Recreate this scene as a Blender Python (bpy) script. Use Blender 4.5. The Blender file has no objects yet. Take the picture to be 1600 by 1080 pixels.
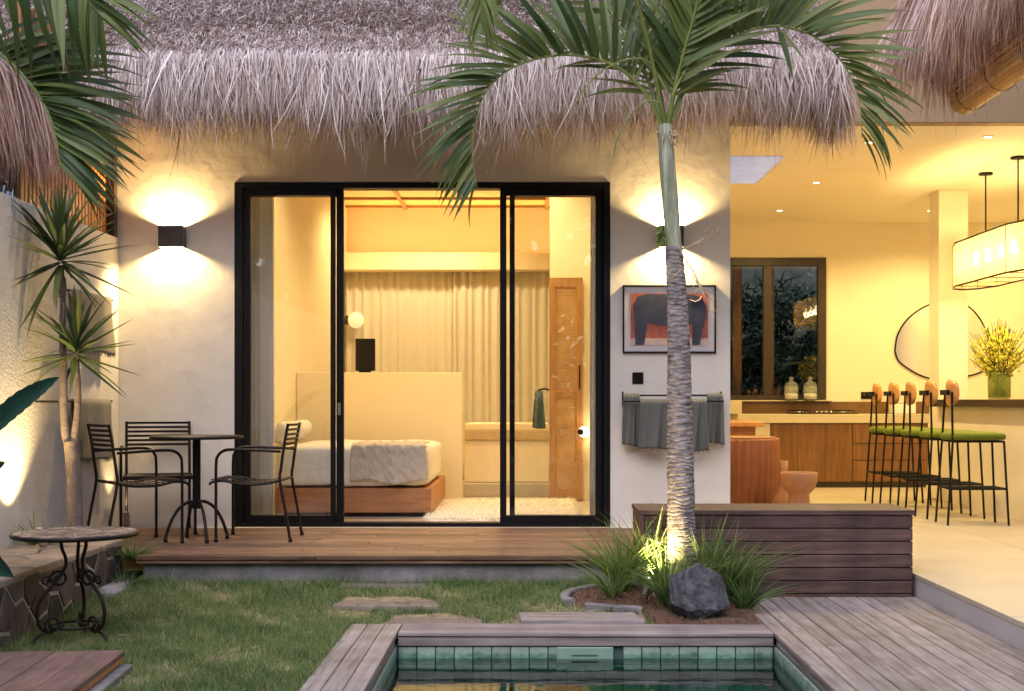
import bpy, bmesh, math, random
import numpy as np
from mathutils import Vector, Matrix
random.seed(7)
rng = np.random.default_rng(7)
R = math.radians
PI = math.pi
scene = bpy.context.scene
col = scene.collection
# ------------------------------------------------------------------ camera
F = 2050.0                      # focal length in pixels of the 1600 px wide photograph
CX, CY, CZ = 827.0, 626.0, 0.986
cam_d = bpy.data.cameras.new('camera')
cam = bpy.data.objects.new('camera', cam_d)
col.objects.link(cam)
cam.location = (0, 0, CZ)
cam.rotation_euler = (R(90), 0, 0)
cam_d.sensor_width = 36.0
cam_d.lens = F / 1600 * 36
cam_d.shift_x = -27 / 1600
cam_d.shift_y = 86 / 1600
cam_d.clip_start = 0.1
cam_d.clip_end = 600
scene.camera = cam
# ------------------------------------------------------------------ world, sun, exposure
SUN_EL, SUN_ROT = 52.0, 195.0
world = bpy.data.worlds.new('World')
scene.world = world
world.use_nodes = True
wn, wl = world.node_tree.nodes, world.node_tree.links
bg = wn['Background']
sky = wn.new('ShaderNodeTexSky')
sky.sky_type = 'NISHITA'
sky.sun_disc = False
sky.sun_elevation = R(SUN_EL)
sky.sun_rotation = R(SUN_ROT)
sky.air_density = 1.0
sky.dust_density = 2.0
sky.ozone_density = 1.0
tint = wn.new('ShaderNodeMix')
tint.data_type = 'RGBA'
tint.blend_type = 'MULTIPLY'
tint.inputs[0].default_value = 1.0
tint.inputs[7].default_value = (0.80, 0.82, 0.88, 1)      # white balance of the dusk picture
wl.new(sky.outputs[0], tint.inputs[6])
wl.new(tint.outputs[2], bg.inputs[0])
bg.inputs[1].default_value = 0.148
sun_d = bpy.data.lights.new('sun', 'SUN')
sun_d.energy = 1.05
sun_d.angle = R(60)
sun_d.color = (1.0, 0.92, 0.97)
sun = bpy.data.objects.new('sun', sun_d)
col.objects.link(sun)
sun.rotation_euler = (R(90 - SUN_EL), 0, R(180 - SUN_ROT))
sun.location = (0, -5, 12)
vs = scene.view_settings
vs.view_transform = 'Standard'
vs.look = 'None'
vs.gamma = 1.0
vs.use_curve_mapping = False
vs.exposure = 1.0
scene.cycles.use_denoising = True
try:
    scene.cycles.denoiser = 'OPENIMAGEDENOISE'
except Exception:
    pass
scene.cycles.max_bounces = 8
scene.cycles.diffuse_bounces = 6
scene.cycles.glossy_bounces = 4
scene.cycles.transparent_max_bounces = 16
scene.cycles.caustics_reflective = False
scene.cycles.caustics_refractive = False
scene.cycles.sample_clamp_indirect = 6.0
WARM = (1.0, 0.74, 0.27)
WARMER = (1.0, 0.72, 0.33)
AMBER = (1.0, 0.76, 0.36)
COVE = (1.0, 0.68, 0.25)


def W(px, py, Y):
    return Vector(((px - CX) * Y / F, Y, CZ - (py - CY) * Y / F))


# ------------------------------------------------------------------ materials
def _nt(name):
    m = bpy.data.materials.new(name)
    m.use_nodes = True
    n, l = m.node_tree.nodes, m.node_tree.links
    return m, n, l, n['Principled BSDF']


def mat(name, c, rough=0.6, var=0.15, scale=8.0, stretch=(1, 1, 1), bump=0.0, bscale=60.0, metal=0.0,
        rnd=0.0, c2=None, spec=0.5, detail=6.0, bstretch=None, blot=0.0, bdist=0.01):
    m, n, l, b = _nt(name)
    b.inputs['Roughness'].default_value = rough
    b.inputs['Metallic'].default_value = metal
    b.inputs['Specular IOR Level'].default_value = spec
    tc = n.new('ShaderNodeTexCoord')
    oi = n.new('ShaderNodeObjectInfo')
    off = n.new('ShaderNodeVectorMath')
    off.operation = 'MULTIPLY_ADD'
    off.inputs[0].default_value = (1, 1, 1)
    cmb = n.new('ShaderNodeCombineXYZ')
    mul = n.new('ShaderNodeMath'); mul.operation = 'MULTIPLY'; mul.inputs[1].default_value = 37.0 if rnd else 0.0
    l.new(oi.outputs['Random'], mul.inputs[0])
    for k in range(3):
        l.new(mul.outputs[0], cmb.inputs[k])
    l.new(tc.outputs['Object'], off.inputs[0])
    off.inputs[1].default_value = stretch
    l.new(cmb.outputs[0], off.inputs[2])
    no = n.new('ShaderNodeTexNoise')
    no.inputs['Scale'].default_value = scale
    no.inputs['Detail'].default_value = detail
    no.inputs['Roughness'].default_value = 0.62
    l.new(off.outputs[0], no.inputs['Vector'])
    rp = n.new('ShaderNodeValToRGB')
    lo = tuple(x * (1 - var) for x in c)
    hi = tuple(min(1, x * (1 + var)) for x in (c2 or c))
    rp.color_ramp.elements[0].position = 0.3
    rp.color_ramp.elements[1].position = 0.7
    rp.color_ramp.elements[0].color = (*lo, 1)
    rp.color_ramp.elements[1].color = (*hi, 1)
    l.new(no.outputs['Fac'], rp.inputs['Fac'])
    out = rp.outputs['Color']
    if blot:
        n2 = n.new('ShaderNodeTexNoise')
        n2.inputs['Scale'].default_value = scale * 0.17
        n2.inputs['Detail'].default_value = 4
        l.new(tc.outputs['Object'], n2.inputs['Vector'])
        mr = n.new('ShaderNodeMapRange')
        mr.inputs[1].default_value = 0.3; mr.inputs[2].default_value = 0.7
        mr.inputs[3].default_value = 1 - blot; mr.inputs[4].default_value = 1 + blot * 0.6
        l.new(n2.outputs['Fac'], mr.inputs[0])
        hs = n.new('ShaderNodeHueSaturation')
        l.new(mr.outputs[0], hs.inputs['Value'])
        l.new(out, hs.inputs['Color'])
        out = hs.outputs['Color']
    if rnd:
        hs = n.new('ShaderNodeHueSaturation')
        mr = n.new('ShaderNodeMapRange')
        mr.inputs[3].default_value = 1 - rnd; mr.inputs[4].default_value = 1 + rnd
        l.new(oi.outputs['Random'], mr.inputs[0])
        l.new(mr.outputs[0], hs.inputs['Value'])
        l.new(out, hs.inputs['Color'])
        out = hs.outputs['Color']
    l.new(out, b.inputs['Base Color'])
    if bump:
        nb = n.new('ShaderNodeTexNoise')
        nb.inputs['Scale'].default_value = bscale
        nb.inputs['Detail'].default_value = 5
        if bstretch:
            mp = n.new('ShaderNodeMapping')
            mp.inputs['Scale'].default_value = bstretch
            l.new(tc.outputs['Object'], mp.inputs[0])
            l.new(mp.outputs[0], nb.inputs['Vector'])
        else:
            l.new(off.outputs[0], nb.inputs['Vector'])
        bp = n.new('ShaderNodeBump')
        bp.inputs['Strength'].default_value = bump
        bp.inputs['Distance'].default_value = bdist
        l.new(nb.outputs['Fac'], bp.inputs['Height'])
        l.new(bp.outputs[0], b.inputs['Normal'])
    return m


def wood(name, c, axis='x', rough=0.6, var=0.3, rnd=0.15, c2=None, blot=0.12, bump=0.35, spec=0.35):
    st = {'x': (0.07, 1, 1), 'y': (1, 0.07, 1), 'z': (1, 1, 0.07)}[axis]
    return mat(name, c, rough, var, 28, st, bump, 60, 0, rnd, c2, spec, 7, None, blot, 0.004)


def emis(name, c, s):
    m, n, l, b = _nt(name)
    b.inputs['Base Color'].default_value = (*c, 1)
    b.inputs['Emission Color'].default_value = (*c, 1)
    b.inputs['Emission Strength'].default_value = s
    return m


def glass(name, tint_c=(1, 1, 1), ior=1.45, rough=0.0, fac=1.0, bump=None):
    m, n, l, b = _nt(name)
    n.remove(b)
    o = n['Material Output']
    t = n.new('ShaderNodeBsdfTransparent'); t.inputs[0].default_value = (*tint_c, 1)
    g = n.new('ShaderNodeBsdfGlossy'); g.inputs['Roughness'].default_value = rough
    g.inputs['Color'].default_value = (fac, fac, fac, 1)
    fr = n.new('ShaderNodeFresnel'); fr.inputs[0].default_value = ior
    mx = n.new('ShaderNodeMixShader')
    l.new(fr.outputs[0], mx.inputs[0]); l.new(t.outputs[0], mx.inputs[1]); l.new(g.outputs[0], mx.inputs[2])
    l.new(mx.outputs[0], o.inputs[0])
    if bump:
        tc = n.new('ShaderNodeTexCoord')
        mp = n.new('ShaderNodeMapping'); mp.inputs['Scale'].default_value = bump[2]
        nb = n.new('ShaderNodeTexNoise'); nb.inputs['Scale'].default_value = bump[1]; nb.inputs['Detail'].default_value = 2
        bp = n.new('ShaderNodeBump'); bp.inputs['Strength'].default_value = bump[0]; bp.inputs['Distance'].default_value = 0.02
        l.new(tc.outputs['Object'], mp.inputs[0]); l.new(mp.outputs[0], nb.inputs['Vector'])
        l.new(nb.outputs['Fac'], bp.inputs['Height'])
        l.new(bp.outputs[0], g.inputs['Normal']); l.new(bp.outputs[0], fr.inputs['Normal'])
    return m


def cloth_mat(name, c, trans=0.3, scale=300, transp=0.0):
    m, n, l, b = _nt(name)
    b.inputs['Roughness'].default_value = 0.9
    b.inputs['Specular IOR Level'].default_value = 0.1
    o = n['Material Output']
    tc = n.new('ShaderNodeTexCoord')
    no = n.new('ShaderNodeTexNoise'); no.inputs['Scale'].default_value = scale; no.inputs['Detail'].default_value = 3
    l.new(tc.outputs['Object'], no.inputs['Vector'])
    rp = n.new('ShaderNodeValToRGB')
    rp.color_ramp.elements[0].color = (*[x * .85 for x in c], 1); rp.color_ramp.elements[1].color = (*[min(1, x * 1.1) for x in c], 1)
    l.new(no.outputs['Fac'], rp.inputs['Fac']); l.new(rp.outputs[0], b.inputs['Base Color'])
    bp = n.new('ShaderNodeBump'); bp.inputs['Strength'].default_value = 0.25; bp.inputs['Distance'].default_value = 0.002
    l.new(no.outputs['Fac'], bp.inputs['Height']); l.new(bp.outputs[0], b.inputs['Normal'])
    t = n.new('ShaderNodeBsdfTranslucent'); l.new(rp.outputs[0], t.inputs[0])
    mx = n.new('ShaderNodeMixShader'); mx.inputs[0].default_value = trans
    l.new(b.outputs[0], mx.inputs[1]); l.new(t.outputs[0], mx.inputs[2])
    last = mx
    if transp:
        tp = n.new('ShaderNodeBsdfTransparent')
        m2 = n.new('ShaderNodeMixShader'); m2.inputs[0].default_value = transp
        l.new(mx.outputs[0], m2.inputs[1]); l.new(tp.outputs[0], m2.inputs[2])
        last = m2
    l.new(last.outputs[0], o.inputs[0])
    return m


def blade_mat(name, stops, trans=0.25, rough=0.55, spec=0.3):
    """colour from the per-blade attribute 'var'"""
    m, n, l, b = _nt(name)
    b.inputs['Roughness'].default_value = rough
    b.inputs['Specular IOR Level'].default_value = spec
    o = n['Material Output']
    at = n.new('ShaderNodeAttribute'); at.attribute_name = 'var'
    rp = n.new('ShaderNodeValToRGB')
    el = rp.color_ramp.elements
    el[0].position, el[0].color = stops[0][0], (*stops[0][1], 1)
    el[1].position, el[1].color = stops[-1][0], (*stops[-1][1], 1)
    for p, c in stops[1:-1]:
        e = el.new(p); e.color = (*c, 1)
    l.new(at.outputs['Fac'], rp.inputs['Fac']); l.new(rp.outputs[0], b.inputs['Base Color'])
    if trans:
        t = n.new('ShaderNodeBsdfTranslucent'); l.new(rp.outputs[0], t.inputs[0])
        mx = n.new('ShaderNodeMixShader'); mx.inputs[0].default_value = trans
        l.new(b.outputs[0], mx.inputs[1]); l.new(t.outputs[0], mx.inputs[2]); l.new(mx.outputs[0], o.inputs[0])
    return m


def leaf_mat(name, c, c2, trans=0.25, rough=0.42, tip=0.85):
    """leaf material: hue varies leaf by leaf, faint lengthwise veins"""
    m, n, l, b = _nt(name)
    b.inputs['Roughness'].default_value = rough
    b.inputs['Specular IOR Level'].default_value = 0.4
    o = n['Material Output']
    oi = n.new('ShaderNodeObjectInfo')
    tc = n.new('ShaderNodeTexCoord')
    mp = n.new('ShaderNodeMapping'); mp.inputs['Scale'].default_value = (1.5, 60, 1)
    no = n.new('ShaderNodeTexNoise'); no.inputs['Scale'].default_value = 3; no.inputs['Detail'].default_value = 4
    l.new(tc.outputs['Object'], mp.inputs[0]); l.new(mp.outputs[0], no.inputs['Vector'])
    ad = n.new('ShaderNodeMath'); ad.operation = 'MULTIPLY_ADD'; ad.inputs[1].default_value = 0.5
    l.new(no.outputs['Fac'], ad.inputs[0])
    ml = n.new('ShaderNodeMath'); ml.operation = 'MULTIPLY'; ml.inputs[1].default_value = 0.6
    l.new(oi.outputs['Random'], ml.inputs[0]); l.new(ml.outputs[0], ad.inputs[2])
    rp = n.new('ShaderNodeValToRGB')
    rp.color_ramp.elements[0].color = (*c, 1); rp.color_ramp.elements[0].position = .2
    rp.color_ramp.elements[1].color = (*c2, 1); rp.color_ramp.elements[1].position = .9
    l.new(ad.outputs[0], rp.inputs['Fac'])
    sp = n.new('ShaderNodeSeparateXYZ'); l.new(tc.outputs['Object'], sp.inputs[0])
    tn = n.new('ShaderNodeMath'); tn.operation = 'MULTIPLY_ADD'; tn.inputs[1].default_value = 0.30
    l.new(no.outputs['Fac'], tn.inputs[0]); l.new(sp.outputs['X'], tn.inputs[2])
    tr = n.new('ShaderNodeMapRange'); tr.inputs[1].default_value = 0.93; tr.inputs[2].default_value = 1.10; tr.inputs[4].default_value = tip
    l.new(tn.outputs[0], tr.inputs[0])
    bm_ = n.new('ShaderNodeMix'); bm_.data_type = 'RGBA'
    l.new(tr.outputs[0], bm_.inputs[0]); l.new(rp.outputs[0], bm_.inputs[6]); bm_.inputs[7].default_value = (0.20, 0.14, 0.06, 1)
    l.new(bm_.outputs[2], b.inputs['Base Color'])
    t = n.new('ShaderNodeBsdfTranslucent'); l.new(bm_.outputs[2], t.inputs[0])
    mx = n.new('ShaderNodeMixShader'); mx.inputs[0].default_value = trans
    l.new(b.outputs[0], mx.inputs[1]); l.new(t.outputs[0], mx.inputs[2]); l.new(mx.outputs[0], o.inputs[0])
    return m


M = {}
M['plaster'] = mat('plaster', (0.76, 0.695, 0.60), 0.85, 0.08, 3, bump=0.24, bscale=4, blot=0.09, spec=0.2, bdist=0.03)
M['rough_plaster'] = mat('rough_plaster', (0.70, 0.655, 0.58), 0.9, 0.08, 6, bump=0.4, bscale=60, blot=0.06, spec=0.15, bdist=0.02)
M['cream_bed'] = mat('cream_bed', (0.84, 0.73, 0.52), 0.8, 0.03, 2, bump=0.05, bscale=20, spec=0.2)
M['cream'] = mat('cream', (0.80, 0.73, 0.60), 0.8, 0.03, 2, bump=0.05, bscale=20, spec=0.2)
M['tan_stone'] = mat('tan_stone', (0.55, 0.40, 0.22), 0.6, 0.1, 6)
M['ceil_wood'] = wood('ceil_wood', (0.74, 0.50, 0.20), 'x', 0.6, 0.08, 0.05)
M['batten'] = wood('batten', (0.40, 0.22, 0.08), 'x', 0.6, 0.15)
M['rug_flat'] = mat('rug_weave', (0.86, 0.79, 0.66), 0.95, 0.05, 30, bump=0.5, bscale=120, spec=0.05)
M['fascia'] = mat('fascia', (0.34, 0.235, 0.13), 0.8, 0.06, 3, bump=0.1, bscale=12, blot=0.06)
M['floor'] = mat('floor', (0.51, 0.435, 0.33), 0.35, 0.06, 3, bump=0.03, bscale=30, blot=0.07)
M['concrete'] = mat('concrete', (0.23, 0.215, 0.22), 0.85, 0.2, 13, bump=0.4, bscale=60, blot=0.42, spec=0.2)
M['riser'] = mat('riser', (0.50, 0.46, 0.44), 0.75, 0.06, 4, bump=0.1, bscale=30, blot=0.06)
M['black'] = mat('black_metal', (0.006, 0.005, 0.005), 0.42, 0.2, 20, spec=0.22)
M['bronze'] = mat('bronze_metal', (0.010, 0.006, 0.005), 0.45, 0.3, 30, bump=0.2, bscale=200, spec=0.25)
M['dark_frame'] = mat('dark_frame', (0.032, 0.019, 0.012), 0.45, 0.2, 20)
M['lampbox'] = mat('lampbox', (0.045, 0.040, 0.036), 0.5, 0.1, 20)
M['deck_top'] = wood('deck_top', (0.120, 0.062, 0.036), 'x', 0.55, 0.5, 0.38, c2=(0.17, 0.095, 0.058), blot=.25)
M['deck_y'] = wood('deck_y', (0.25, 0.20, 0.172), 'y', 0.75, 0.32, 0.17, c2=(0.28, 0.24, 0.22), blot=.2)
M['deck_x'] = wood('deck_x', (0.21, 0.17, 0.165), 'x', 0.75, 0.35, 0.17, c2=(0.26, 0.22, 0.215), blot=.2)
M['bench'] = wood('bench', (0.072, 0.034, 0.026), 'x', 0.6, 0.4, 0.25, c2=(0.092, 0.054, 0.046), blot=0.4)
M['bench_y'] = wood('bench_y', (0.105, 0.050, 0.042), 'z', 0.6, 0.35, 0.2, blot=0.3)
M['hatch'] = wood('hatch', (0.15, 0.085, 0.070), 'y', 0.6, 0.3, 0.15, c2=(0.19, 0.12, 0.105), blot=0.3)
M['teak'] = wood('teak', (0.42, 0.18, 0.060), 'x', 0.5, 0.25, 0.1)
M['teak_z'] = wood('teak_z', (0.44, 0.235, 0.095), 'z', 0.45, 0.2, 0.1)
M['cabinet'] = wood('cabinet', (0.17, 0.078, 0.030), 'z', 0.4, 0.3, 0.12)
M['bedwood'] = wood('bedwood', (0.44, 0.20, 0.085), 'x', 0.5, 0.25, 0.05)
M['honey'] = mat('honey_wood', (0.55, 0.26, 0.085), 0.35, 0.2, 10)
M['terracotta'] = mat('terracotta', (0.25, 0.080, 0.024), 0.6, 0.12, 6)
M['clay'] = mat('clay', (0.34, 0.155, 0.07), 0.6, 0.1, 8)
M['bamboo'] = wood('bamboo', (0.40, 0.17, 0.05), 'z', 0.45, 0.3, 0.3, spec=0.4)
M['bamboo_y'] = wood('bamboo_y', (0.38, 0.19, 0.065), 'y', 0.45, 0.3, 0.25, spec=0.4)
M['mortar'] = mat('mortar', (0.42, 0.38, 0.35), 0.9, 0.2, 30, bump=0.5, bscale=80)
M['stone'] = mat('slate_stone', (0.048, 0.037, 0.034), 0.7, 0.4, 9, bump=0.5, bscale=30, rnd=0.55, c2=(0.085, 0.058, 0.046))
M['flag'] = mat('flagstone', (0.27, 0.21, 0.155), 0.8, 0.25, 9, bump=0.5, bscale=30, rnd=0.2)
M['step'] = mat('step_stone', (0.165, 0.13, 0.115), 0.85, 0.22, 9, bump=0.4, bscale=40, rnd=0.15, blot=0.2)
M['boulder'] = mat('boulder', (0.030, 0.031, 0.036), 0.75, 0.5, 16, bump=0.9, bscale=40, c2=(0.062, 0.062, 0.070), blot=.35)
M['soil'] = mat('soil', (0.10, 0.052, 0.032), 0.95, 0.5, 45, bump=1.0, bscale=70)
M['dirt'] = mat('dirt', (0.15, 0.14, 0.07), 0.95, 0.4, 25, bump=0.8, bscale=60, c2=(0.26, 0.20, 0.125))
M['ground'] = mat('ground_earth', (0.10, 0.10, 0.05), 0.95, 0.35, 2, bump=0.5, bscale=20)
M['tile'] = mat('pool_tile', (0.065, 0.160, 0.112), 0.35, 0.3, 14, rnd=0.25, c2=(0.155, 0.27, 0.20), bump=0.3, bscale=60)
def lime_scale(m):
    """pale lime deposit with a ragged edge along the upper rim of each pool tile"""
    n, l = m.node_tree.nodes, m.node_tree.links
    b = n['Principled BSDF']
    src = b.inputs['Base Color'].links[0].from_socket
    tc = n.new('ShaderNodeTexCoord'); sp = n.new('ShaderNodeSeparateXYZ'); l.new(tc.outputs['Object'], sp.inputs[0])
    ge = n.new('ShaderNodeNewGeometry')
    no = n.new('ShaderNodeTexNoise'); no.inputs['Scale'].default_value = 16; no.inputs['Detail'].default_value = 3
    l.new(ge.outputs['Position'], no.inputs['Vector'])
    ma = n.new('ShaderNodeMath'); ma.operation = 'MULTIPLY_ADD'; ma.inputs[1].default_value = 0.07
    l.new(no.outputs['Fac'], ma.inputs[0]); l.new(sp.outputs['Z'], ma.inputs[2])
    mr = n.new('ShaderNodeMapRange'); mr.inputs[1].default_value = 0.040; mr.inputs[2].default_value = 0.056; mr.inputs[4].default_value = 0.5
    l.new(ma.outputs[0], mr.inputs[0])
    mx = n.new('ShaderNodeMix'); mx.data_type = 'RGBA'
    l.new(mr.outputs[0], mx.inputs[0]); l.new(src, mx.inputs[6]); mx.inputs[7].default_value = (0.40, 0.46, 0.41, 1)
    l.new(mx.outputs[2], b.inputs['Base Color'])
lime_scale(M['tile'])
M['basin'] = mat('pool_basin', (0.10, 0.42, 0.33), 0.6, 0.25, 6)
M['grout'] = mat('pool_grout', (0.05, 0.10, 0.085), 0.8, 0.2, 20)
M['skimmer'] = mat('skimmer_plastic', (0.20, 0.31, 0.23), 0.4, 0.06, 20)
M['water'] = glass('pool_water', (0.58, 0.92, 0.85), 1.75, 0.0, 0.95, (0.055, 5.0, (1, 2.2, 1)))
M['pane'] = glass('window_glass', (0.985, 0.99, 0.985), 1.42)
def milky(name, c, k, rough=.15):
    m, n, l, b = _nt(name)
    o = n['Material Output']
    b.inputs['Base Color'].default_value = (*c, 1); b.inputs['Roughness'].default_value = rough
    t = n.new('ShaderNodeBsdfTransparent'); t.inputs[0].default_value = (*[min(1, x * .4 + .6) for x in c], 1)
    mx = n.new('ShaderNodeMixShader'); mx.inputs[0].default_value = k
    l.new(b.outputs[0], mx.inputs[1]); l.new(t.outputs[0], mx.inputs[2]); l.new(mx.outputs[0], o.inputs[0])
    return m
M['jar'] = milky('jar_glass', (0.80, 0.80, 0.76), .86)
M['green_glass'] = milky('green_glass', (0.42, 0.46, 0.08), .68)
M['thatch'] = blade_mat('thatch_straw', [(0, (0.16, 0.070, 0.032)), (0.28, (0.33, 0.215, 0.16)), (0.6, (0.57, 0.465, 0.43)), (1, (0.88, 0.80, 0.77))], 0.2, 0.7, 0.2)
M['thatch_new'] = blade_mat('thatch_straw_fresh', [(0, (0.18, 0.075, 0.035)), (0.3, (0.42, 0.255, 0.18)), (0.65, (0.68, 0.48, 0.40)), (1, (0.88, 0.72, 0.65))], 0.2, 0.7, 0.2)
M['thatch_base'] = mat('thatch_base', (0.12, 0.085, 0.075), 0.95, 0.5, 40, bump=1, bscale=80)
M['grass'] = blade_mat('lawn_grass', [(0, (0.06, 0.105, 0.034)), (0.4, (0.14, 0.225, 0.070)), (0.68, (0.26, 0.31, 0.125)), (1, (0.56, 0.46, 0.31))], 0.3)
M['clump'] = blade_mat('clump_grass', [(0, (0.035, 0.075, 0.025)), (0.5, (0.12, 0.20, 0.055)), (1, (0.32, 0.38, 0.12))], 0.45, 0.4)
M['palm_leaf'] = leaf_mat('palm_leaf', (0.034, 0.078, 0.024), (0.190, 0.230, 0.060), 0.36)
M['rachis'] = mat('palm_rachis', (0.16, 0.20, 0.045), 0.45, 0.2, 12)
M['yucca_leaf'] = leaf_mat('yucca_leaf', (0.035, 0.075, 0.028), (0.15, 0.18, 0.05))
M['banana'] = leaf_mat('banana_leaf', (0.010, 0.050, 0.036), (0.03, 0.10, 0.065), tip=0.0)
M['litter'] = blade_mat('leaf_litter', [(0, (0.10, 0.055, 0.025)), (0.5, (0.24, 0.15, 0.075)), (1, (0.42, 0.33, 0.20))], 0.1)
M['dark_leaf'] = blade_mat('dark_leaf', [(0, (0.010, 0.022, 0.014)), (0.6, (0.03, 0.055, 0.035)), (1, (0.07, 0.10, 0.06))], 0.2, 0.4)
M['crownshaft'] = mat('palm_crownshaft', (0.15, 0.20, 0.09), 0.5, 0.35, 9, (4, 4, 0.5), 0.25, 20, c2=(0.31, 0.31, 0.23))
M['bark'] = mat('palm_bark', (0.11, 0.09, 0.085), 0.85, 0.5, 16, (1, 1, 2.2), 0.9, 60, c2=(0.26, 0.225, 0.215), blot=.35)
M['yucca_bark'] = mat('yucca_bark', (0.17, 0.13, 0.105), 0.85, 0.3, 20, (1, 1, 1), 0.7, 50)
M['twig'] = mat('dry_twig', (0.38, 0.29, 0.18), 0.8, 0.2, 20)
M['towel'] = cloth_mat('grey_towel', (0.155, 0.16, 0.14), 0.1, 220)
M['towel_light'] = cloth_mat('pale_towel', (0.30, 0.27, 0.21), 0.1, 220)
M['towel_green'] = cloth_mat('green_towel', (0.13, 0.17, 0.155), 0.1, 220)
M['curtain'] = cloth_mat('sheer_curtain', (0.90, 0.87, 0.80), 0.35, 150)
M['curtain_w'] = cloth_mat('white_curtain', (0.90, 0.89, 0.88), 0.3, 150)
M['linen'] = cloth_mat('white_linen', (0.84, 0.80, 0.74), 0.05, 120)
M['throw'] = cloth_mat('beige_throw', (0.62, 0.53, 0.42), 0.05, 90)
M['rug'] = cloth_mat('cream_rug', (0.88, 0.82, 0.70), 0.0, 60)
M['frosted'] = cloth_mat('frosted_panel', (0.85, 0.85, 0.87), 0.85, 5)
M['dark_backing'] = mat('dark_backing', (0.035, 0.045, 0.032), 0.9, 0.4, 5, bump=0.4, bscale=20, c2=(0.07, 0.075, 0.055))  # plain dark coat for the wall added behind the window shrubs
M['green_seat'] = mat('green_velvet', (0.115, 0.145, 0.012), 0.7, 0.2, 8, bump=0.1, bscale=80, spec=0.2)
M['bar_top'] = mat('bar_top', (0.035, 0.022, 0.015), 0.25, 0.3, 12)
M['splash'] = mat('backsplash', (0.17, 0.085, 0.032), 0.35, 0.2, 8)
M['counter'] = mat('counter_stone', (0.52, 0.45, 0.33), 0.4, 0.05, 6)
M['mirror'] = mat('mirror_silver', (0.9, 0.9, 0.9), 0.02, 0.0, 1, metal=1.0)
M['screen'] = mat('dark_screen', (0.012, 0.009, 0.006), 0.2, 0.1, 3)
M['white'] = mat('white_ceramic', (0.78, 0.76, 0.72), 0.4, 0.03, 8)
M['steel'] = mat('brushed_steel', (0.5, 0.48, 0.45), 0.3, 0.1, 20, metal=1.0)
M['mat_board'] = mat('mat_board', (0.62, 0.57, 0.56), 0.9, 0.04, 20)
M['paint_red'] = mat('paint_red', (0.42, 0.12, 0.075), 0.9, 0.25, 18)
M['paint_pink'] = mat('paint_pink', (0.55, 0.40, 0.36), 0.9, 0.15, 18)
M['paint_blue'] = mat('paint_blue', (0.042, 0.048, 0.076), 0.9, 0.3, 14)
M['flower'] = mat('yellow_flower', (0.60, 0.52, 0.03), 0.7, 0.35, 40, c2=(0.75, 0.66, 0.10))
M['stem'] = mat('green_stem', (0.13, 0.15, 0.03), 0.6, 0.3, 30)
M['rattan'] = None
M['glow'] = emis('lamp_glow', (1.0, 0.80, 0.48), 9.0)
M['bulb'] = emis('bulb_glow', (1.0, 0.80, 0.45), 30.0)
M['globe'] = emis('globe_glow', (1.0, 0.80, 0.46), 0.30)
M['soft_glow'] = emis('soft_glow', (1.0, 0.80, 0.46), 1.6)
# rattan webbing: warm cane with a fine open weave
def rattan(name, c, hole):
    m, n, l, b = _nt(name)
    o = n['Material Output']
    tc = n.new('ShaderNodeTexCoord')
    w1 = n.new('ShaderNodeTexWave'); w1.wave_type = 'BANDS'; w1.bands_direction = 'Z'; w1.inputs['Scale'].default_value = 22; w1.inputs['Distortion'].default_value = 0.6
    w2 = n.new('ShaderNodeTexNoise'); w2.inputs['Scale'].default_value = 9
    l.new(tc.outputs['Object'], w1.inputs[0]); l.new(tc.outputs['Object'], w2.inputs[0])
    ad = n.new('ShaderNodeMath'); ad.operation = 'MULTIPLY_ADD'; ad.inputs[1].default_value = 0.45
    l.new(w1.outputs['Fac'], ad.inputs[0]); l.new(w2.outputs['Fac'], ad.inputs[2])
    rp = n.new('ShaderNodeValToRGB')
    rp.color_ramp.elements[0].position = .35; rp.color_ramp.elements[0].color = (*[x * .55 for x in c], 1)
    rp.color_ramp.elements[1].position = .85; rp.color_ramp.elements[1].color = (*c, 1)
    l.new(ad.outputs[0], rp.inputs[0]); l.new(rp.outputs[0], b.inputs['Base Color'])
    b.inputs['Roughness'].default_value = .6
    t = n.new('ShaderNodeBsdfTranslucent'); l.new(rp.outputs[0], t.inputs[0])
    mx = n.new('ShaderNodeMixShader'); mx.inputs[0].default_value = .6 if hole else .0
    l.new(b.outputs[0], mx.inputs[1]); l.new(t.outputs[0], mx.inputs[2])
    tp = n.new('ShaderNodeBsdfTransparent')
    m2 = n.new('ShaderNodeMixShader'); m2.inputs[0].default_value = hole
    l.new(mx.outputs[0], m2.inputs[1]); l.new(tp.outputs[0], m2.inputs[2]); l.new(m2.outputs[0], o.inputs[0])
    return m
M['rattan'] = rattan('rattan_panel', (0.56, 0.33, 0.14), 0.0)
M['shade'] = rattan('rattan_shade', (0.86, 0.62, 0.33), 0.22)

# ------------------------------------------------------------------ mesh helpers
def empty(name, loc, rz=0.0):
    o = bpy.data.objects.new(name, None)
    o.empty_display_size = 0.1
    o.location = loc
    o.rotation_euler = (0, 0, rz)
    col.objects.link(o)
    return o


def tag(o, label=None, cat=None, group=None, kind=None):
    if label: o['label'] = label
    if cat: o['category'] = cat
    if group: o['group'] = group
    if kind: o['kind'] = kind
    return o


def thing(name, label, cat, loc=(0, 0, 0), rz=0.0, group=None):
    return tag(empty(name, loc, rz), label, cat, group)


def obj(name, me, parent=None, loc=(0, 0, 0), rot=(0, 0, 0)):
    o = bpy.data.objects.new(name, me)
    o.location = loc
    o.rotation_euler = rot
    if parent is not None:
        o.parent = parent
    col.objects.link(o)
    return o


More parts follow.
